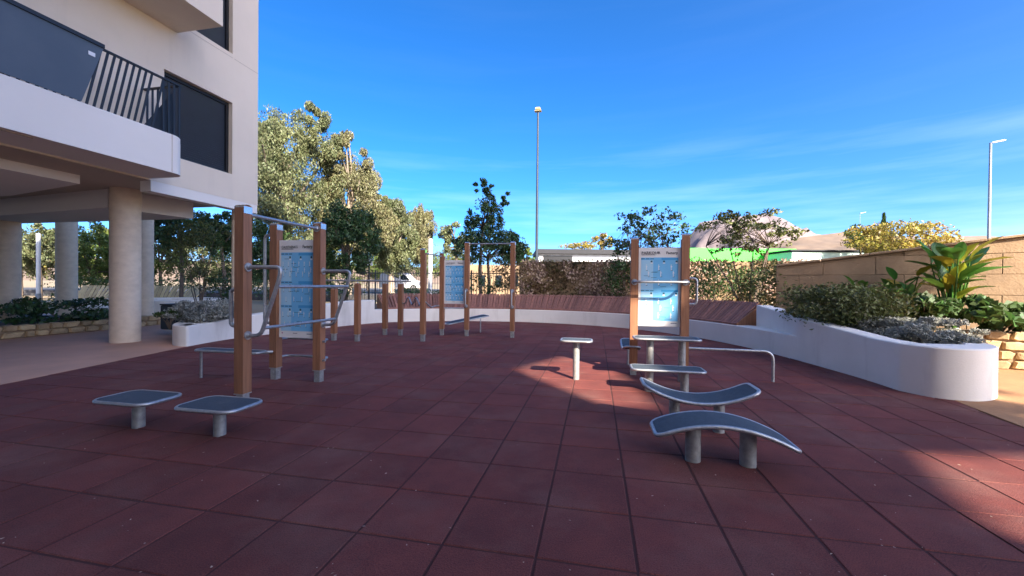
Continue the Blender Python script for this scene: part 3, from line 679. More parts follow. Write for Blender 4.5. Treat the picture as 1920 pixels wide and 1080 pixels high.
# lower edge beam of the facade near the corner, dropped ceilings
mb = MB(); mb.box(W(UF-.14, (VC+vb1)/2+.0, ZS-.10), .27, VC-vb1-.02, .24); mb.build('edge_beam', M['fascia'], bl)
vd, zd = on_u(150, 345, UF-1.0); mb = MB(); mb.prism([(p.x, p.y) for p in (W(UF-1.0, -13), W(UF-1.0, vd), W(UF-4, vd+.6), W(UF-10, vd+.6), W(UF-10, -13))], zd, ZS+.02); mb.build('dropped_ceiling', M['fascia'], bl)
mb = MB(); mb.prism([(p.x, p.y) for p in (W(UF-1.8, vd+1.0), W(UF-1.4, VC-.6), W(UF-9, VC-.6), W(UF-9, vd+1.8))], ZS-.42, ZS+.02); mb.build('dropped_ceiling', M['fascia'], bl)
# columns: each on its own ground point
cols_ = [(G(235, 641), .27), (D(10, 500, 11.6)*1, .30), (D(125, 500, 14.0), .27), (D(268, 500, 13.2), .27), (D(445, 500, 10.9), .13)]
for p, r in cols_:
    mb = MB(); mb.cyl((p.x, p.y), r, -.05, ZS+.02, 36); mb.build('column', M['column'], bl)
# ------------------------------------------------------------------ tall neighbouring block behind the camera (it shades the court)
nb = thing('apartment_building', (6, -20, 0), 'tall cream apartment block across the court behind the viewer', 'building')
YB = -15.0
def slab(x0, x1, z0, z1, name, d=1.2): q = MB(); q.box(((x0+x1)/2, YB-d/2, (z0+z1)/2), x1-x0, d, z1-z0, frame=(Vector((1, 0, 0)), Vector((0, 1, 0)), up_)); q.build(name, M['facade'], nb)
q = MB(); q.box((-16, YB-7, 13.4), 41, 14, 26.8, frame=(Vector((1, 0, 0)), Vector((0, 1, 0)), up_)); q.build('wall', M['facade'], nb)
q = MB(); q.box((7.9, YB-7, 16.5), 6.6, 14, 33, frame=(Vector((1, 0, 0)), Vector((0, 1, 0)), up_)); q.build('wall', M['facade'], nb)
T_ = .3  # thin unseen slabs added and stepped to shape the shade and sun patches
slab(11.2, 15.5, 0, 12.8, 'shading_slab', T_); slab(11.2, 11.7, 12.8, 14.0, 'shading_strip', T_); slab(14.1, 15.5, 12.8, 14.0, 'shading_strip', T_)
slab(11.2, 15.5, 14.0, 14.75, 'shading_slab', T_); slab(13.55, 16.4, 14.75, 17.4, 'shading_strip', T_); slab(16.4, 17.3, 15.5, 17.4, 'shading_strip', T_)
slab(11.2, 19.0, 17.4, 33, 'shading_slab', T_); slab(19.0, 21.4, 19.25, 33, 'shading_slab', T_)
for tri in (((11.2, 16.35), (12.95, 17.4), (11.2, 17.4)), ((11.75, 14.75), (13.55, 14.75), (13.55, 17.2)), ((11.7, 13.1), (13.0, 14.0), (11.7, 14.0))):     # unseen wedges added to cut the sun patches to shape
    q = MB(); P = [Vector((x, YB, z)) for x, z in tri]+[Vector((x, YB-T_, z)) for x, z in tri]; q.add(P, [(0, 1, 2), (5, 4, 3), (0, 3, 4, 1), (1, 4, 5, 2), (2, 5, 3, 0)]); q.build('sun_patch_wedge', M['facade'], nb)
# ------------------------------------------------------------------ perimeter walls
VWL, ZW = 17.8, 2.40
WA, WB = Vector((6.75, 10.45, 0)), Vector((13.2, 5.6, 0)); wd_ = (WB-WA).normalized(); wn_ = Vector((wd_.y, -wd_.x, 0)); wlen = (WB-WA).length
def wall_top(t): return 1.93+.125*t          # coping rises toward the street
pw = thing('boundary_wall', WA, 'sandstone block boundary wall, shaded on the left and sunlit on the right', 'wall')
BL, BH = .95, .42
wfr = (wd_, wn_, up_)
mbw = MB(); bk = -wn_*.22
P = [WA, WB, WB+up_*(wall_top(wlen)-.03), WA+up_*(wall_top(0)-.03)]; mbw.add([p-wn_*.015 for p in P]+[p+bk for p in P], [(3, 2, 1, 0), (4, 5, 6, 7), (0, 1, 5, 4), (1, 2, 6, 5), (2, 3, 7, 6), (3, 0, 4, 7)]); mbw.build('core', M['mortar'], pw)
for r_i in range(8):
    v0 = -(BL/2 if r_i % 2 else 0)
    while v0 < wlen:
        a_, b_ = max(v0, 0)+.004, min(v0+BL, wlen)-.004; z0_ = r_i*BH+.004; v0 += BL
        za, zb = min(z0_+BH-.008, wall_top(a_)-.03), min(z0_+BH-.008, wall_top(b_)-.03)
        if b_-a_ < .1 or za < z0_+.03 or zb < z0_+.03: continue
        j = random.uniform(-.004, .004); f_, h_ = wn_*(.002+j), wn_*.008+wn_*j
        quad = lambda o_, e: [WA+wd_*(a_+e)+up_*(z0_+e)+o_, WA+wd_*(b_-e)+up_*(z0_+e)+o_, WA+wd_*(b_-e)+up_*(zb-e)+o_, WA+wd_*(a_+e)+up_*(za-e)+o_]
        mbk = MB(); mbk.add(quad(-wn_*.03, 0)+quad(f_, 0)+quad(h_, .006), [(4+k, 4+(k+1) % 4, (k+1) % 4, k)[::-1] for k in range(4)]+[(8+k, 8+(k+1) % 4, 4+(k+1) % 4, 4+k)[::-1] for k in range(4)]+[(8, 9, 10, 11)])
        mbk.build('block', M['block'], pw)
mbw = MB(); nseg = 9
for k in range(nseg):
    a_, b_ = wlen*k/nseg+.004, wlen*(k+1)/nseg-.004; z_ = (wall_top(a_)+wall_top(b_))/2
    dd = (wd_*(b_-a_)+up_*(wall_top(b_)-wall_top(a_))).normalized()
    m2_ = MB(); m2_.box(WA+wd_*((a_+b_)/2)-wn_*.10+up_*z_, b_-a_, .34, .05, frame=(dd, wn_, dd.cross(wn_)*(-1 if dd.cross(wn_).z < 0 else 1)), bev=.008); m2_.build('coping_stone', M['block'], pw)
vw = thing('boundary_wall', W(3, VWL, 0), 'dark back wall overgrown with dry brown creeper behind the bench', 'wall')
mb = MB(); mb.box(W(3.25, VWL+.1, ZW/2), 13.1, .2, ZW); mb.build('wall', M['mortar'], vw)
# ------------------------------------------------------------------ foliage
def leaf_arrays(C, size, droop=0.0, aspect=.45, curl=.0):
    """C (n,3) centres -> quads; size array"""
    n_ = len(C); th = rng.uniform(0, 2*np.pi, n_); ph = np.arccos(rng.uniform(-1, 1, n_))
    d = np.stack([np.sin(ph)*np.cos(th), np.sin(ph)*np.sin(th), np.cos(ph)], 1); d[:, 2] -= droop; d /= np.linalg.norm(d, axis=1)[:, None]
    r = rng.normal(size=(n_, 3)); s = np.cross(d, r); s /= np.linalg.norm(s, axis=1)[:, None]+1e-9
    sz = size[:, None]; mid = np.cross(s, d)*sz*curl
    a = C-d*sz*.5; b = C+s*sz*aspect*.5+mid; c = C+d*sz*.5; e = C-s*sz*aspect*.5+mid
    return np.stack([a, b, c, e], 1).reshape(-1, 3)
def foliage(name, V, material, parent):
    n_ = len(V)//4; me = bpy.data.meshes.new(name); o = np.array(root_loc(parent)); V = V-o
    me.vertices.add(len(V)); me.vertices.foreach_set('co', V.astype('f').ravel()); me.loops.add(len(V)); me.loops.foreach_set('vertex_index', np.arange(len(V), dtype='i'))
    me.polygons.add(n_); me.polygons.foreach_set('loop_start', np.arange(0, len(V), 4, dtype='i')); me.polygons.foreach_set('loop_total', np.full(n_, 4, 'i'))
    me.materials.append(material); me.update(); me.validate(); return link(name, me, parent)
def clump(c, r, n_, shell=.55):
    """points in an ellipsoid, denser toward its skin"""
    d = rng.normal(size=(n_, 3)); d /= np.linalg.norm(d, axis=1)[:, None]; k = shell+(1-shell)*rng.random(n_)**.6
    return np.array(c)+d*np.array(r)*k[:, None]
def subclumps(c, r, m_, n_, rs=.34):
    P = []; ct = clump(c, r, m_, .35)
    for q_ in ct: rr = np.array(r)*rs*rng.uniform(.6, 1.25); P.append(clump(q_, np.maximum(rr, .04), n_, .3))
    return np.concatenate(P), ct
def limbs(mb, base, tips, r0, fork=.35, jitter=.12):
    base = Vector(base)
    for t in tips:
        t = Vector(tuple(t)); L = (t-base).length; a = base.lerp(t, .4)+Vector((random.gauss(0, jitter)*L*.5, random.gauss(0, jitter)*L*.5, L*.10)); 
        mb.tube([base, base.lerp(a, .5), a, a.lerp(t, .55)+Vector((0, 0, .03*L)), t], r0, 6, r2=r0*.22)
def tree(name, label, base, crown_c, crown_r, m, leaf, nsub, nleaf, trunk_r=.1, bark='bark', droop=0, group=None, rs=.34, aspect=.45, ntip=9, extra=None, cat='tree', trunk_top=None):
    base = Vector(base); root = thing(name, base, label, cat, group)
    P, ct = subclumps(crown_c, crown_r, nsub, nleaf, rs)
    if extra:
        for (ec, er, en) in extra: p2, c2_ = subclumps(ec, er, en, nleaf, rs); P = np.concatenate([P, p2]); ct = np.concatenate([ct, c2_])
    cr = foliage('crown', leaf_arrays(P, rng.uniform(.6, 1.3, len(P))*leaf, droop, aspect, .15), m, root)
    mb = MB(); top = Vector(trunk_top) if trunk_top else Vector((crown_c[0]*.7+base.x*.3, crown_c[1]*.7+base.y*.3, crown_c[2]-crown_r[2]*.55))
    mid = base.lerp(top, .5)+Vector((random.gauss(0, .03), random.gauss(0, .03), 0))*(top-base).length
    mb.tube([base-up_*.1, base.lerp(mid, .5), mid, mid.lerp(top, .5), top], trunk_r, 8, r2=trunk_r*.6)
    idx = rng.choice(len(ct), min(ntip, len(ct)), replace=False); limbs(mb, top, ct[idx], trunk_r*.5)
    mb.build('trunk', M[bark], root); return root
def bush(name, label, c, r, m, leaf, n_, droop=0, group=None, aspect=.5, cat='shrub', nsub=None, rs=.4, z0=0):
    root = thing(name, (c[0], c[1], z0), label, cat, group); ns = nsub or max(6, int(n_/60)); P, ct = subclumps(c, r, ns, max(8, n_//ns), rs)
    P = P[P[:, 2] > z0+.01]
    foliage('foliage', leaf_arrays(P, rng.uniform(.6, 1.3, len(P))*leaf, droop, aspect, .15), m, root)
    mb = MB(); b0 = Vector((c[0], c[1], z0)); limbs(mb, b0, ct[:min(8, len(ct))], .018*max(1, r[2]))
    mb.build('stems', M['bark'], root); return root
def V3(v): return (v.x, v.y, v.z)
def crown_at(px, py, y, rx, rz, ry=None):
    """crown centre and radii from pixel extents at a depth"""
    c = D(px, py, y); k = y/FPX; return V3(c), (rx*k, (ry or rx)*k, rz*k)
# big eucalypts behind the street
for (px, py, y, rx, rz, ex, lab, mt) in (
    (545, 330, 31, 95, 115, [((585, 250), 52, 55), ((500, 290), 50, 60), ((560, 420), 90, 60)], 'tallest olive-gold eucalyptus, its crown rising beside the building corner', 'euc'),
    (655, 390, 33, 62, 90, [((650, 300), 40, 45), ((690, 440), 52, 55)], 'second eucalyptus with bronze crown, right of the tallest one', 'euc2'),
    (735, 445, 36, 45, 65, [((715, 395), 26, 30)], 'lower eucalyptus at the right end of the big grove', 'euc'),
    (790, 440, 44, 25, 55, [], 'slim grey-brown eucalyptus standing apart right of the grove', 'euc2')):
    c, r = crown_at(px, py, y, rx, rz); g0 = Vector((c[0], c[1], 0)); k = y/FPX
    ext = [(V3(D(e[0][0], e[0][1], y-1)), (e[1]*k, e[1]*k, e[2]*k), 26) for e in ex]
    tree('eucalyptus_tree', lab, g0, c, r, M[mt], .24, 120, 300, .32, 'bark_pale', 1.1, 'eucalyptus trees beyond the street', .22, .30, 18, ext)
# second foliage tone for the grove
# dark round trees in front of the grove, beyond the bench
TR = [
    (650, 455, 21, 62, 70, 'dkgreen', .17, 40, 120, 'dark dense tree in front of the eucalyptus grove, left of the white sign'),
    (905, 405, 18.5, 40, 44, 'dkgreen', .13, 22, 60, 'tall feathery dark tree with two plumes above the middle station'),
    (915, 465, 18.8, 72, 36, 'dkgreen', .14, 34, 70, 'low spreading dark tree behind the middle pull-up bar'),
    (340, 430, 19, 60, 38, 'dkgreen', .16, 34, 110, 'dark tree with drooping crown seen under the building edge'),
    (415, 440, 17, 36, 42, 'dkgreen', .15, 26, 100, 'dark feathery tree just left of the corner column'),
    (175, 480, 26, 45, 60, 'ltgreen', .18, 34, 110, 'sunlit yellow-green tree between the round columns'),
    (75, 470, 30, 45, 50, 'euc', .22, 30, 100, 'pale olive tree at far left between the columns'),
    (300, 470, 30, 40, 50, 'ltgreen', .2, 26, 100, 'sunlit light green tree behind the dark drooping one'),
    (500, 470, 27, 45, 60, 'dkgreen', .2, 30, 100, 'dark tree behind the left station board'),
    (760, 488, 50, 95, 36, 'ltgreen', .2, 44, 110, 'bright yellow-green willowy tree above the white van'),
    (960, 465, 19.5, 26, 34, 'dkgreen', .13, 20, 80, 'small dark bushy tree right of the pull-up frame'),
    (855, 448, 34, 30, 30, 'euc', .22, 18, 80, 'pale grey-green tree between grove and feathery tree'),
    (40, 470, 36, 50, 55, 'euc', .24, 26, 90, 'olive tree far left, partly behind the first column'),
    (120, 485, 38, 50, 45, 'yellow', .24, 26, 90, 'golden olive tree behind the second column'),
    (225, 475, 36, 50, 55, 'ltgreen', .24, 26, 90, 'yellow-green tree just left of the main column'),
    (385, 480, 36, 60, 50, 'euc', .24, 30, 90, 'pale tree behind the small olive shrub'),
    (455, 490, 34, 45, 45, 'dkgreen', .22, 24, 90, 'dark tree behind the front timber post'),
    (590, 500, 30, 60, 40, 'olive', .2, 30, 100, 'olive tree filling the gap below the eucalyptus crowns'),
    (690, 500, 52, 50, 34, 'ltgreen', .2, 26, 100, 'low yellow-green tree left of the van'),
    (850, 500, 52, 50, 32, 'olive', .2, 26, 100, 'low olive tree behind the small board'),
    (985, 482, 40, 22, 18, 'ltgreen', .22, 12, 70, 'small sunlit yellow-green tree left of the tall lamp post'),
]
for (px, py, y, rx, rz, mt, leaf, ns, nl, lab) in TR:
    c, r = crown_at(px, py, y, rx, rz); ext = None
    if px == 905: ext = [(V3(D(898, 352, y)), (.62, .6, .42), 9), (V3(D(942, 378, y)), (.5, .5, .42), 7)]
    tree('tree', lab, (c[0], c[1], .2 if y < 20 else 0), c, r, M[mt], leaf, int(ns*2.0), int(nl*1.1), .09 if y < 25 else .14, droop=.5, ntip=12, extra=ext, rs=.23)
# sparse small trees in the bed by the back wall
for (px, py, y, rx, rz, lab, mt, ns, nl, leaf, g0) in (
    (1210, 440, 15.6, 80, 55, 'sparse dark shrub tree with upright twigs behind the right board', 'dkgreen', 70, 26, .13, (1205, 560)),
    (1400, 435, 12.5, 92, 45, 'sparse small tree with round leaves before the mountain', 'olive', 64, 26, .115, (1405, 560))):
    c, r = crown_at(px, py, y, rx, rz); b0 = D(g0[0], g0[1], y); root = thing('small_tree', (b0.x, b0.y, .4), lab, 'tree', None)
    P, ct = subclumps(c, r, ns, nl, .16); foliage('crown', leaf_arrays(P, rng.uniform(.6, 1.3, len(P))*leaf, .1, .6, .15), M[mt], root)
    mb = MB()
    for k in range(6):
        b1_ = Vector((b0.x+random.gauss(0, .15), b0.y+random.gauss(0, .15), .38)); m1_ = Vector((c[0]+random.uniform(-.6, .6)*r[0], c[1]+random.uniform(-.5, .5)*r[1], c[2]-r[2]*.5))
        mb.tube([b1_, b1_.lerp(m1_, .5)+Vector((random.gauss(0, .06), 0, 0)), m1_], .03, 6, r2=.014)
        limbs(mb, m1_, ct[k::6], .012, jitter=.08)
    mb.build('trunk', M['bark'], root)
# shrubs in the back bed
SH = [
    (1340, 525, 14.2, 70, 42, 'green', .10, 2600, 'green shrub mass right of the board, above the bench end', .4),
    (1440, 535, 11.2, 62, 45, 'olive', .09, 2200, 'olive shrub with thin stems at the bench end', .4),
    (1165, 520, 15.9, 34, 48, 'green', .10, 1500, 'leafy shrub climbing left of the right board', .4),
    (955, 520, 17.0, 36, 42, 'autumn', .10, 1300, 'reddish brown shrub right of the pull-up frame', .3),
    (905, 540, 17.0, 40, 22, 'dkgreen', .09, 1100, 'low dark shrub under the feathery tree', .3),
    (640, 540, 15.9, 36, 26, 'dkgreen', .09, 1200, 'dark shrub behind the short posts', .3),
    (545, 540, 14.6, 60, 30, 'dkgreen', .09, 1500, 'dark shrub behind the left station', .3),
    (430, 545, 12.4, 36, 32, 'dkgreen', .08, 1600, 'black-green shrub behind the silver cushion bush', .36),
    (1575, 575, 7.6, 88, 42, 'olive', .07, 9500, 'rounded olive-green shrub overhanging the white wall', .42),
    (1685, 575, 8.0, 34, 22, 'dkgreen', .09, 500, 'small blue-green plant beside the rounded shrub', .42),
    (785, 549, 17.5, 60, 9, 'dkgreen', .09, 900, 'low dark hedge behind the bench, below the van', .3),
    (120, 580, 11.4, 85, 22, 'dkgreen', .14, 1500, 'black-green leafy plants in the rubble-edged bed', .22),
    (300, 530, 22, 60, 16, 'green', .12, 1100, 'green hedge behind the round planter', 0),
    (420, 530, 21, 60, 18, 'dkgreen', .12, 1100, 'dark hedge behind the corner column', 0),
    (180, 532, 25, 60, 14, 'green', .12, 900, 'green hedge behind the brightened slatted bench', 0),
    (60, 560, 24, 40, 14, 'green', .12, 700, 'clipped low hedge at far left beyond the columns', 0),
    (375, 470, 11.9, 60, 62, 'olive', .075, 2600, 'small olive tree-like shrub behind the silver bush', .36),
]
for (px, py, y, rx, rz, mt, leaf, n_, lab, z0) in SH:
    c, r = crown_at(px, py, y, rx, rz); bush('shrub', lab, c, r, M[mt], leaf, n_, z0=z0)
# silver cushion bushes
for (px, py, y, rx, rz, n_, lab, z0) in ((388, 585, 9.7, 58, 24, 9000, 'silver-grey cushion bush in the left white planter', .36), (1660, 612, 6.9, 48, 18, 5200, 'silver-grey low bush behind the white wall, left of its twin', .42), (1742, 622, 6.25, 74, 24, 9000, 'silver-grey cushion bush at the rounded end of the white wall', .42)):
    c, r = crown_at(px, py, y, rx, rz); bush('silver_bush', lab, c, r, M['silver'], .065, n_, z0=z0, aspect=.35, rs=.28, nsub=60)
c, r = crown_at(318, 592, 9.3, 18, 12); bush('trailing_plant', 'bright green plant trailing over the vent of the left planter', c, r, M['green'], .06, 700, 1.0, z0=.3)
# creeper on the back wall (nobody could count its leaves)
n_ = 13000; uu = rng.uniform(-3.3, 9.7, n_); zz_ = rng.uniform(.3, ZW+.08, n_); keep = np.sin(uu*2.1+np.sin(zz_*2.3)*1.3)+rng.normal(0, .7, n_) > -.9
uu, zz_ = uu[keep], zz_[keep]; exn, eyn = np.array(EX), np.array(EY)
C_ = uu[:, None]*exn+(VWL-.03-np.abs(rng.normal(0, .035, len(uu))))[:, None]*eyn+zz_[:, None]*np.array([0, 0, 1])
cv = thing('creeper', W(3, VWL-.1, .3), 'dry brown creeper covering the back wall', 'creeper'); pt = np.sin(uu*1.7+1.0)+np.sin(uu*4.3+zz_*3.1)*.7+np.cos(zz_*4.0+uu)*.5+rng.normal(0, .35, len(uu)) > -.15
foliage('dry_leaves', leaf_arrays(C_[pt], rng.uniform(.06, .15, pt.sum()), .5, .8, .1), M['dryvine'], cv)
foliage('brown_leaves', leaf_arrays(C_[~pt], rng.uniform(.06, .14, (~pt).sum()), .5, .7, .1), M['autumn'], cv)
# strelitzia-like plants with single large leaves
def blade_mesh(m):
    P = []; F = []; n_ = 9
    for i in range(n_+1):
        t = i/n_; wd = .5*math.sin(math.pi*min(1, t*.93+.07))**.7*.52; zb = -.28*t*t
        for k, s in enumerate((-1, -.5, 0, .5, 1)): P.append((s*wd, t, zb+abs(s)*wd*.35+(random.uniform(-.02, .02) if abs(s) == 1 else 0)))
    for i in range(n_):
        for k in range(4): F.append((i*5+k, i*5+k+1, i*5+6+k, i*5+5+k))
    mb = MB(); mb.add(P, F, 0, True); return mb.mesh('leaf', m)
blades = {k: [blade_mesh(M[k]) for _ in range(2)] for k in ('strel', 'strel_y')}
def strelitzia(px, pyb, y, hpx, label, n_, z0, ypart=.0, spread=1.0):
    b0 = D(px, pyb, y); H_ = hpx*y/FPX; root = thing('banana_leaf_plant', (b0.x, b0.y, z0), label, 'plant')
    for k in range(n_):
        a = 2*math.pi*k/n_+random.uniform(-.3, .3); lean = random.uniform(.06, .34)*spread; hh = H_*random.uniform(.35, .88); ll = H_*random.uniform(.22, .36)
        base_ = Vector((math.cos(a)*.05, math.sin(a)*.05, -.05)); tip = Vector((math.cos(a)*lean*hh*.8, math.sin(a)*lean*hh*.8, hh))
        mb = MB(); mb.tube([base_, base_.lerp(tip, .5)+Vector((0, 0, .06)), tip], .022, 6, r2=.010); st = link('stalk', mb.mesh('stalk', M['strel']), root)
        ty = 'strel_y' if random.random() < ypart else 'strel'
        o = link('leaf', random.choice(blades[ty]), root)
        tilt = random.uniform(.45, 1.4)
        o.rotation_mode = 'QUATERNION'
        dirv = Vector((math.cos(a)*math.cos(tilt), math.sin(a)*math.cos(tilt), math.sin(tilt))); o.rotation_quaternion = dirv.to_track_quat('Y', 'Z')
        o.scale = (ll*.95, ll, ll); o.location = tip
strelitzia(1610, 560, 9.4, 92, 'dark large-leaved plant against the shaded block wall', 16, .42)
strelitzia(1692, 580, 8.7, 125, 'upright large-leaved plant beside the sunlit one', 17, .42, .05)
strelitzia(1785, 600, 7.9, 165, 'sunlit yellow-green large-leaved plant before the lit block wall', 38, .5, .35, 1.0)
for (px, py, y, rx, rz, lab) in ((1740, 575, 7.7, 34, 24, 'glossy lobed-leaf plant left of the sunlit large-leaved plant'), (1868, 592, 7.3, 62, 34, 'broad mass of glossy lobed leaves above the rubble wall')):
    c, r = crown_at(px, py, y, rx, rz); bush('lobed_leaf_plant', lab, c, r, M['green'], .17, 900, .2, z0=.5, aspect=.7, cat='plant')
# ------------------------------------------------------------------ rubble stone walls
def rubble(label, path, h, z0=0.0, sz=.30, depth=.25):
    root = thing('rubble_wall', path[0], label, 'wall'); L2 = [0]
    for a, b in zip(path, path[1:]): L2.append(L2[-1]+(b-a).length)
    mbc = MB(); band(path, -.02, depth, z0-.1, z0+h-.03, mbc); mbc.build('core', M['mortar'], root)
    z = z0
    rows = max(2, round(h/(sz*.55))); rh = h/rows
    for r in range(rows):
        s = -random.uniform(0, sz*.5)
        while s < L2[-1]:
            ln = sz*random.uniform(.55, 1.35); p, d = at_len(path, L2, max(0.01, min(L2[-1]-.01, s+ln/2))); nn_ = Vector((-d.y, d.x, 0))
            mb = MB(); hw, hh, hd = ln/2-.008, rh/2-.006, .05
            prof = [(-hw, -hh*random.uniform(.6, 1)), (-hw*random.uniform(.2, .6), -hh), (hw*random.uniform(.5, 1), -hh*random.uniform(.8, 1)), (hw, hh*random.uniform(.2, .9)), (hw*random.uniform(.2, .7), hh), (-hw*random.uniform(.6, 1), hh*random.uniform(.7, 1))]
            P = [(x*1.0, -hd, y) for x, y in prof]+[(x*.82, -hd-.035*random.uniform(.5, 1.3), y*.8) for x, y in prof]+[(x, .1, y) for x, y in prof]
            F = [(6, 7, 8, 9, 10, 11)]+[(i, (i+1) % 6, 6+(i+1) % 6, 6+i) for i in range(6)]+[(12+i, 12+(i+1) % 6, (i+1) % 6, i) for i in range(6)]
            mb.add(P, F); c = p+Vector((0, 0, z0+rh*(r+.5)+random.uniform(-.012, .012)))-path[0]
            o = link('stone', mb.mesh('stone', M['rubble']), root); o.matrix_local = Matrix(((d.x, nn_.x, 0, c.x), (d.y, nn_.y, 0, c.y), (0, 0, 1, c.z), (0, 0, 0, 1)))
            s += ln
    return root
rl = [Vector(p) for p in spline([(-11.3, 3.5, 0), (-11.7, 7.0, 0), (-11.75, 9.4, 0), (-11.42, 11.5, 0), (-11.2, 13.2, 0)], 6)]
rubble('low rubble-stone edging of the bed under the building', rl, .32, 0, .34)
q = MB(); q.prism([(p.x-.15, p.y) for p in rl]+[(-17, 13.5), (-17, 3.5)], -.05, .24); struct(q.build('planting_bed', M['soil']))
rr_ = [Vector(p) for p in spline([(6.95, 8.0, 0), (7.5, 7.45, 0), (8.3, 7.2, 0), (9.3, 6.6, 0), (10.2, 5.2, 0)], 6)]
rubble('sunlit rubble-stone retaining wall at the right edge', rr_, .66, 0, .34)
q = MB(); q.prism([(p.x, p.y+.12) for p in rr_]+[(12.5, 5.6), (9.6, 8.0), (7.2, 9.8)], -.05, .56); struct(q.build('planting_bed', M['soil']))
# ------------------------------------------------------------------ things in the garden on the left
bn = thing('litter_bin', V3(D(329, 590, 10.6).xy.to_3d()), 'black square bin standing in the left planting', 'bin')
bp_ = D(329, 575, 10.6); mb = MB(); mb.box((bp_.x, bp_.y, .46), .44, .40, .62, bev=.02); mb.build('body', M['blackpl'], bn); mb = MB(); mb.box((bp_.x, bp_.y, .785), .47, .43, .04, bev=.01); mb.build('lid', M['blackpl'], bn)
# round white planter with a slatted bench farther left
pc = D(322, 560, 15.5); rp2_ = thing('round_planter', (pc.x, pc.y, 0), 'round white planter beyond the left columns', 'planter')
ring = [Vector((pc.x+1.5*math.cos(a), pc.y+1.5*math.sin(a), 0)) for a in [2*math.pi*k/32 for k in range(33)]]
mb = MB(); band([p for p in reversed(ring)], 0, .22, -.05, .72, mb); mb.build('kerb', M['white'], rp2_)
mb = MB(); mb.prism([(p.x, p.y) for p in ring[:-1]], -.05, .6); mb.build('earth', M['soil'], rp2_)
def slat_bench(label, a, b, zb, tilt, SLn, pitch, m, zleg=0.0):
    a = Vector((a.x, a.y, 0)); b = Vector((b.x, b.y, 0)); d = (b-a).normalized(); root = thing('slatted_bench', (a+b)/2, label, 'bench')
    if Vector((-d.y, d.x, 0)).y < 0: a, b = b, a
    mid = (a+b)/2+Vector((0, .5, 0)); path = spline([a, mid, b], 8); L2 = [0]
    for p, q_ in zip(path, path[1:]): L2.append(L2[-1]+(q_-p).length)
    me = MB().box((0, 0, 0), pitch*.85, SLn, .03, frame=(Vector((1, 0, 0)), Vector((0, 1, 0)), up_), bev=.004).mesh('slat', M[m])
    slats(path, L2, root, me, zb, tilt, .05, SLn, pitch)
    mb = MB(); band(path, .06, .40, zleg-.05, zb-.03, mb); mb.build('plinth', M['white'], root)
slat_bench('slatted bench between the columns, sunlight put into its pale timber colour', D(140, 540, 21.5), D(212, 540, 21.0), .45, rad(52), .85, .16, 'slat_bright')
slat_bench('shaded pale slatted bench behind the round planter', D(275, 540, 19.5), D(362, 540, 19.0), .55, rad(50), .8, .15, 'slat_bright')
# ------------------------------------------------------------------ street things behind the bench
def lamp(px, pyt, y, label, m, head, two=False, group=None, r=.09, arm=0.0):
    b = D(px, 500, y); zt = D(px, pyt, y).z; root = thing('street_lamp', (b.x, b.y, 0), label, 'lamp', group)
    mb = MB(); mb.cyl((b.x, b.y), r, -.05, zt, 12, r2=r*.6); mb.build('pole', M[m], root)
    mb = MB()
    if two: mb.box((b.x, b.y, zt+.08), .32, .3, .2, bev=.06); mb.box((b.x, b.y, zt-.05), .44, .3, .06, bev=.02)
    else: mb.box((b.x+arm*.5, b.y, zt+.10), arm, .26, .10, frame=(Vector((.98, 0, .2)), Vector((0, 1, 0)), Vector((-.2, 0, .98))), bev=.04)
    mb.build('lamp_head', M[head], root); return root
lamp(1006, 207, 26, 'tall thin dark lamp post rising above the back wall', 'lampdark', 'lampy', True, r=.10)
lamp(1853, 268, 30, 'grey lamp post with slanted white head above the lit wall', 'lampgrey', 'lamphead', r=.12, arm=1.0)
lamp(1611, 400, 75, 'tiny distant lamp post above the yellow tree', 'lampgrey', 'lamphead', r=.05, arm=1.0)
p = D(807, 500, 27); pr_ = thing('white_pole', (p.x, p.y, 0), 'white street pole behind the middle station', 'pole'); mb = MB(); mb.cyl((p.x, p.y), .14, -.05, D(807, 448, 27).z, 14); mb.build('shaft', M['concwhite'], pr_); mb = MB(); mb.cyl((p.x, p.y), .20, .0, .5, 14); mb.build('base', M['vent'], pr_)
p = D(72, 500, 27); pr_ = thing('white_pole', (p.x, p.y, 0), 'white street pole seen between the left columns', 'pole'); mb = MB(); mb.cyl((p.x, p.y), .11, -.05, D(72, 438, 27).z, 14); mb.build('shaft', M['concwhite'], pr_); mb = MB(); mb.cyl((p.x, p.y), .14, .0, .5, 14); mb.build('base', M['vent'], pr_)
p = D(692, 500, 23); sg_ = thing('street_sign', (p.x, p.y, 0), 'white rectangular sign on a dark post left of the van', 'sign'); mb = MB(); mb.cyl((p.x, p.y), .05, -.05, 2.5, 10); mb.build('post', M['dark'], sg_)
a_, b_ = D(671, 492, 22.9), D(698, 492, 22.9); mb = MB(); mb.box(((a_.x+b_.x)/2, a_.y, a_.z), .82, .03, .36, frame=(Vector((1, 0, 0)), Vector((0, 1, 0)), up_)); mb.build('plate', M['signwhite'], sg_)
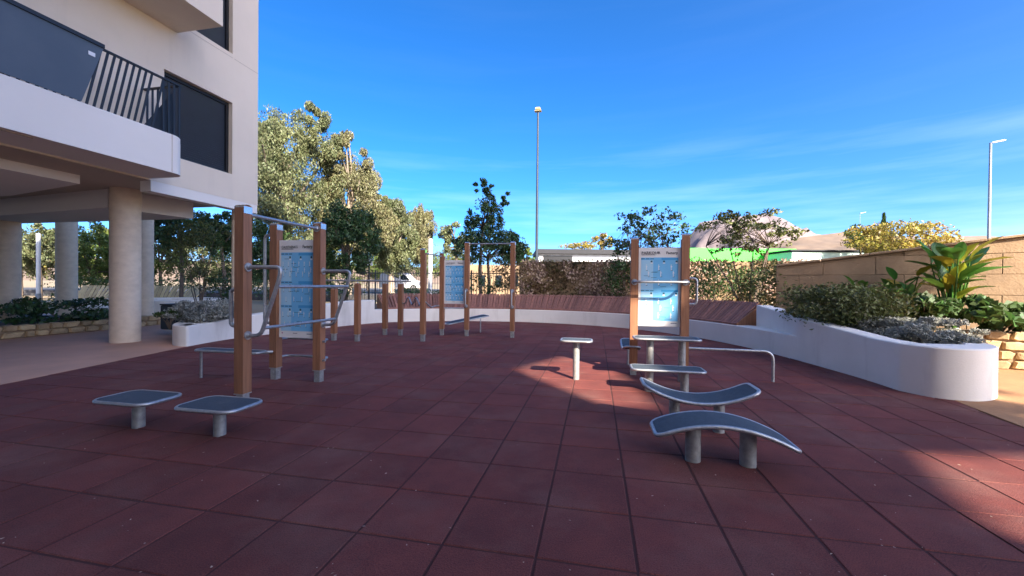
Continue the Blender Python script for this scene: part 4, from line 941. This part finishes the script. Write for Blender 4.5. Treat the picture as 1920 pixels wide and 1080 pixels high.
def van(px0, px1, y, label, hgt=1.85):
    a = D(px0, 540, y); L = (px1-px0)*y/FPX; root = thing('parked_van', (a.x+L/2, y, .0), label, 'van'); x0 = a.x; k = L/4.4
    prof = [(0, .35), (0, 1.0), (.12, 1.62), (.35, 1.80), (2.2, 1.83), (2.75, 1.72), (3.45, 1.12), (4.2, .95), (4.38, .75), (4.4, .35)]
    P = [(x0+x*k, y-.85+.06*(z > 1.1), z) for x, z in prof]+[(x0+x*k, y+.85-.06*(z > 1.1), z) for x, z in prof]; n_ = len(prof)
    mb = MB(); mb.add(P, [tuple(range(n_)), tuple(range(2*n_-1, n_-1, -1))]+[(i, n_+i, n_+(i+1) % n_, (i+1) % n_) for i in range(n_)]); mb.build('body', M['carwhite'], root)
    for (xa, xb, za, zb, xs) in ((.28, 1.05, 1.12, 1.6, 0), (1.2, 2.05, 1.12, 1.6, 0), (2.2, 3.2, 1.12, 1.62, -.62)):
        mb = MB(); mb.add([(x0+xa*k, y-.815, za), (x0+xb*k, y-.815, za), (x0+(xb+xs)*k, y-.80, zb), (x0+xa*k, y-.80, zb)], [(0, 1, 2, 3)]); mb.build('window', M['glass'], root)
    for xc in (.85, 3.55):
        wv_ = MB(); wv_.tube([(x0+xc*k, y-.87, .33), (x0+xc*k, y-.66, .33)], .33, 20); wo = wv_.build('wheel', M['tyre'], root); wv_ = MB(); wv_.tube([(x0+xc*k, y-.88, .33), (x0+xc*k, y-.80, .33)], .2, 16); wv_.build('rim', M['rim'], wo)
    mb = MB(); mb.box((x0+4.3*k, y-.6, .85), .12, .3, .16, frame=(Vector((1, 0, 0)), Vector((0, 1, 0)), up_), bev=.03); mb.build('headlight', M['glass'], root)
    mb = MB(); mb.box((x0+3.05*k, y-.97, 1.15), .12, .2, .16, frame=(Vector((1, 0, 0)), Vector((0, 1, 0)), up_), bev=.03); mb.build('mirror', M['dark'], root)
    for ch in list(root.children)+[g_ for c_ in root.children for g_ in c_.children]: pass
    root.location.z = .62
VZ = .45
van(716, 794, 40, 'white van parked in the sun left of the middle station')
van(868, 932, 40, 'white van half hidden behind the blue board of the middle station')
# metal fence along the garden edge: bars as parts
fn = thing('metal_fence', W(-6.5, VWL+1.0, 0), 'thin dark bar fence between garden and street', 'fence')
mb = MB()
for zz_ in (.5, 1.9): mb.box(W(-9.6, VWL+1.0, zz_), 12.6, .03, .04)
mb.build('rail', M['lampdark'], fn)
bm2 = MB().box((0, 0, 0), .016, .016, 1.6).mesh('fence_bar', M['lampdark']); pm2 = MB().box((0, 0, 0), .05, .05, 2.1).mesh('fence_post', M['lampdark'])
for k in range(90): link('fence_bar', bm2, fn, W(-15.8+k*.14, VWL+1.0, 1.2)-root_loc(fn))
for k in range(6): link('fence_post', pm2, fn, W(-15.9+k*2.52, VWL+1.0, 1.0)-root_loc(fn))
# pale sunlit wall of a house behind the pull-up frame
hw = thing('house', V3(D(925, 540, 34).xy.to_3d()), 'pale sunlit house front behind the pull-up frame', 'building'); a_ = D(890, 500, 34)
mb = MB(); mb.box((a_.x+2, 35, 1.5), 5.2, 2, 3.0, frame=(Vector((1, 0, 0)), Vector((0, 1, 0)), up_)); mb.build('wall', M['block'], hw)
for k in range(3): mb = MB(); mb.box((a_.x+.6+1.4*k, 33.98, 1.7), .5, .06, .9, frame=(Vector((1, 0, 0)), Vector((0, 1, 0)), up_)); mb.build('window', M['glass'], hw)
# low white building with dark flat roof
a_, b_ = D(1010, 480, 40), D(1186, 480, 40); wbx = thing('low_building', ((a_.x+b_.x)/2, 42, 0), 'low white building with dark flat roof behind the creeper wall', 'building')
XY = (Vector((1, 0, 0)), Vector((0, 1, 0)), up_)
zr_ = D(1080, 468, 40).z
mb = MB(); mb.box(((a_.x+b_.x)/2, 43, (zr_-.45)/2), b_.x-a_.x, 6, zr_-.45, frame=XY); mb.build('wall', M['concwhite'], wbx)
mb = MB(); mb.box(((a_.x+b_.x)/2+.1, 43, zr_-.22), b_.x-a_.x+.7, 6.8, .44, frame=XY); mb.build('roof', M['roofdark'], wbx)
x0, x1 = D(1019, 480, 40).x, D(1073, 480, 40).x; mb = MB(); mb.box(((x0+x1)/2, 39.98, zr_-1.1), x1-x0, .08, 1.0, frame=XY); mb.build('window', M['dark'], wbx)
a_, b_ = D(1284, 480, 38), D(1492, 480, 38); zt_ = D(1380, 466, 38).z; gh = thing('hoarding', ((a_.x+b_.x)/2, 38, 0), 'bright green hoarding behind the garden wall', 'hoarding')
mb = MB(); mb.box(((a_.x+b_.x)/2, 38, zt_-1.6), b_.x-a_.x, .12, 3.2, frame=XY); mb.build('sheet', M['greenhoard'], gh)
mb = MB()
for k in range(5): mb.box((a_.x+.3+(b_.x-a_.x-.6)*k/4, 38.2, zt_/2-.1), .1, .1, zt_-.2, frame=XY)
mb.build('post', M['dark'], gh)
a_, b_ = D(1488, 480, 34), D(1660, 478, 34); zt_ = D(1560, 469, 34).z; pg = thing('site_cabin', ((a_.x+b_.x)/2, 36, 0), 'pale green cabin with thin dark roof beyond the block wall', 'cabin')
mb = MB(); mb.box(((a_.x+b_.x)/2, 36, zt_/2-.08), b_.x-a_.x, 3.6, zt_-.16, frame=XY); mb.build('wall', M['palegreen'], pg)
mb = MB(); mb.box(((a_.x+b_.x)/2, 36, zt_-.03), b_.x-a_.x+.5, 4.0, .1, frame=XY); mb.build('roof', M['roofdark'], pg)
# yellow tree, conifer and other far crowns
c, r = crown_at(1680, 450, 30, 76, 32); tree('yellow_tree', 'golden-yellow broad tree beyond the block wall', (c[0], c[1], 0), c, r, M['yellow'], .24, 60, 90, .14, ntip=12)
c, r = crown_at(1612, 448, 33, 26, 26); tree('tree', 'dark green round tree at the left edge of the golden tree', (c[0], c[1], 0), c, r, M['green'], .24, 16, 90, .12)
c, r = crown_at(1657, 425, 46, 16, 24); root = thing('conifer_tree', (c[0], c[1], 0), 'pointed conifer top above the golden tree', 'tree')
zt_ = D(1657, 400, 46).z; P = []
for k in range(1600): t = random.random(); a = random.uniform(0, 6.28); rr = (1-t)*1.5*random.uniform(.3, 1); P.append((c[0]+math.cos(a)*rr, c[1]+math.sin(a)*rr, 2+t*(zt_-2)))
foliage('crown', leaf_arrays(np.array(P), np.full(len(P), .4), .4, .4), M['green'], root); mb = MB(); mb.cyl((c[0], c[1]), .16, -.05, zt_*.9, 8, r2=.03); mb.build('trunk', M['bark'], root)
for (px, py, y, rx, rz, mt, lab) in ((1130, 450, 48, 18, 16, 'yellow', 'small golden tree above the low white building'), (1090, 462, 60, 34, 8, 'yellow', 'distant golden treetops over the dark roof')):
    c, r = crown_at(px, py, y, rx, rz); tree('tree', lab, (c[0], c[1], 0), c, r, M[mt], .3, 14, 70, .12)
# ------------------------------------------------------------------ mountains
def ridge(name, prof, y, depth, m, seed, rough):
    """terrain strip whose skyline follows profile pixels (px, py)"""
    xs = np.array([p[0] for p in prof], float); ys = np.array([p[1] for p in prof], float); nx, ny = 300, 60
    px = np.linspace(xs[0], xs[-1], nx); py = np.interp(px, xs, ys); rg = np.random.default_rng(seed)
    V = []; nz = np.zeros((ny, nx))
    for o_ in range(6):
        f_ = 2**o_; gx = rg.normal(size=(4*f_+2, 6*f_+2)); iy = np.linspace(0, 4*f_, ny); ix = np.linspace(0, 6*f_, nx); y0 = iy.astype(int); x0 = ix.astype(int); fy = (iy-y0)[:, None]; fx = (ix-x0)[None, :]
        g_ = gx[y0][:, x0]*(1-fy)*(1-fx)+gx[y0+1][:, x0]*fy*(1-fx)+gx[y0][:, x0+1]*(1-fy)*fx+gx[y0+1][:, x0+1]*fy*fx; nz += g_/f_
    for j in range(ny):
        t = j/(ny-1); yy = y-depth*(1-t)
        for i in range(nx):
            top = D(px[i], py[i], y); h_ = max(top.z, 1)*(t**1.15)
            V.append((top.x, yy, -5+h_+nz[j, i]*rough*(t*(1-t)*4+.12)*.5))
    mb = MB(); mb.add(V, [(j*nx+i, j*nx+i+1, j*nx+nx+i+1, j*nx+nx+i) for j in range(ny-1) for i in range(nx-1)], 0, True); struct(mb.build(name, m))
ridge('mountain', [(1180, 520), (1265, 480), (1295, 440), (1312, 418), (1345, 411), (1390, 408), (1440, 399), (1470, 410), (1490, 420), (1530, 432), (1548, 437), (1620, 470), (1700, 500)], 4200, 1500, M['rock'], 3, 170)
ridge('hills', [(1380, 500), (1450, 458), (1500, 444), (1560, 436), (1590, 432), (1640, 436), (1720, 446), (1780, 442), (1850, 440), (1930, 446), (2060, 450), (2300, 470)], 2600, 1200, M['hill'], 5, 50)
ridge('hills', [(-900, 500), (-300, 470), (60, 478), (400, 490), (800, 500), (1000, 505), (1200, 515)], 3000, 1200, M['hill'], 8, 26)

# ------------------------------------------------------------------ crumbs and dry leaf bits lying on the tiles (uncountable)
P = []
for k in range(420):
    y = 1.9+12*random.random()**1.6; x = random.uniform(-1, 1)*min(6, y*1.25)
    if left_x(y)+.2 < x < right_x(y)-.3 and arc_in(x*1.1, y*1.05): P.append((x, y, .006))
P = np.array(P); lb = leaf_arrays(P, rng.uniform(.008, .026, len(P)), 0, .6); lb[:, 2] = .003+np.abs(lb[:, 2]-.006)*.35
rt = thing('floor_litter', (0, 5, 0), 'pale crumbs and leaf bits scattered over the rubber tiles', 'litter'); stuff(foliage('crumbs', lb, M['dryvine'], rt))
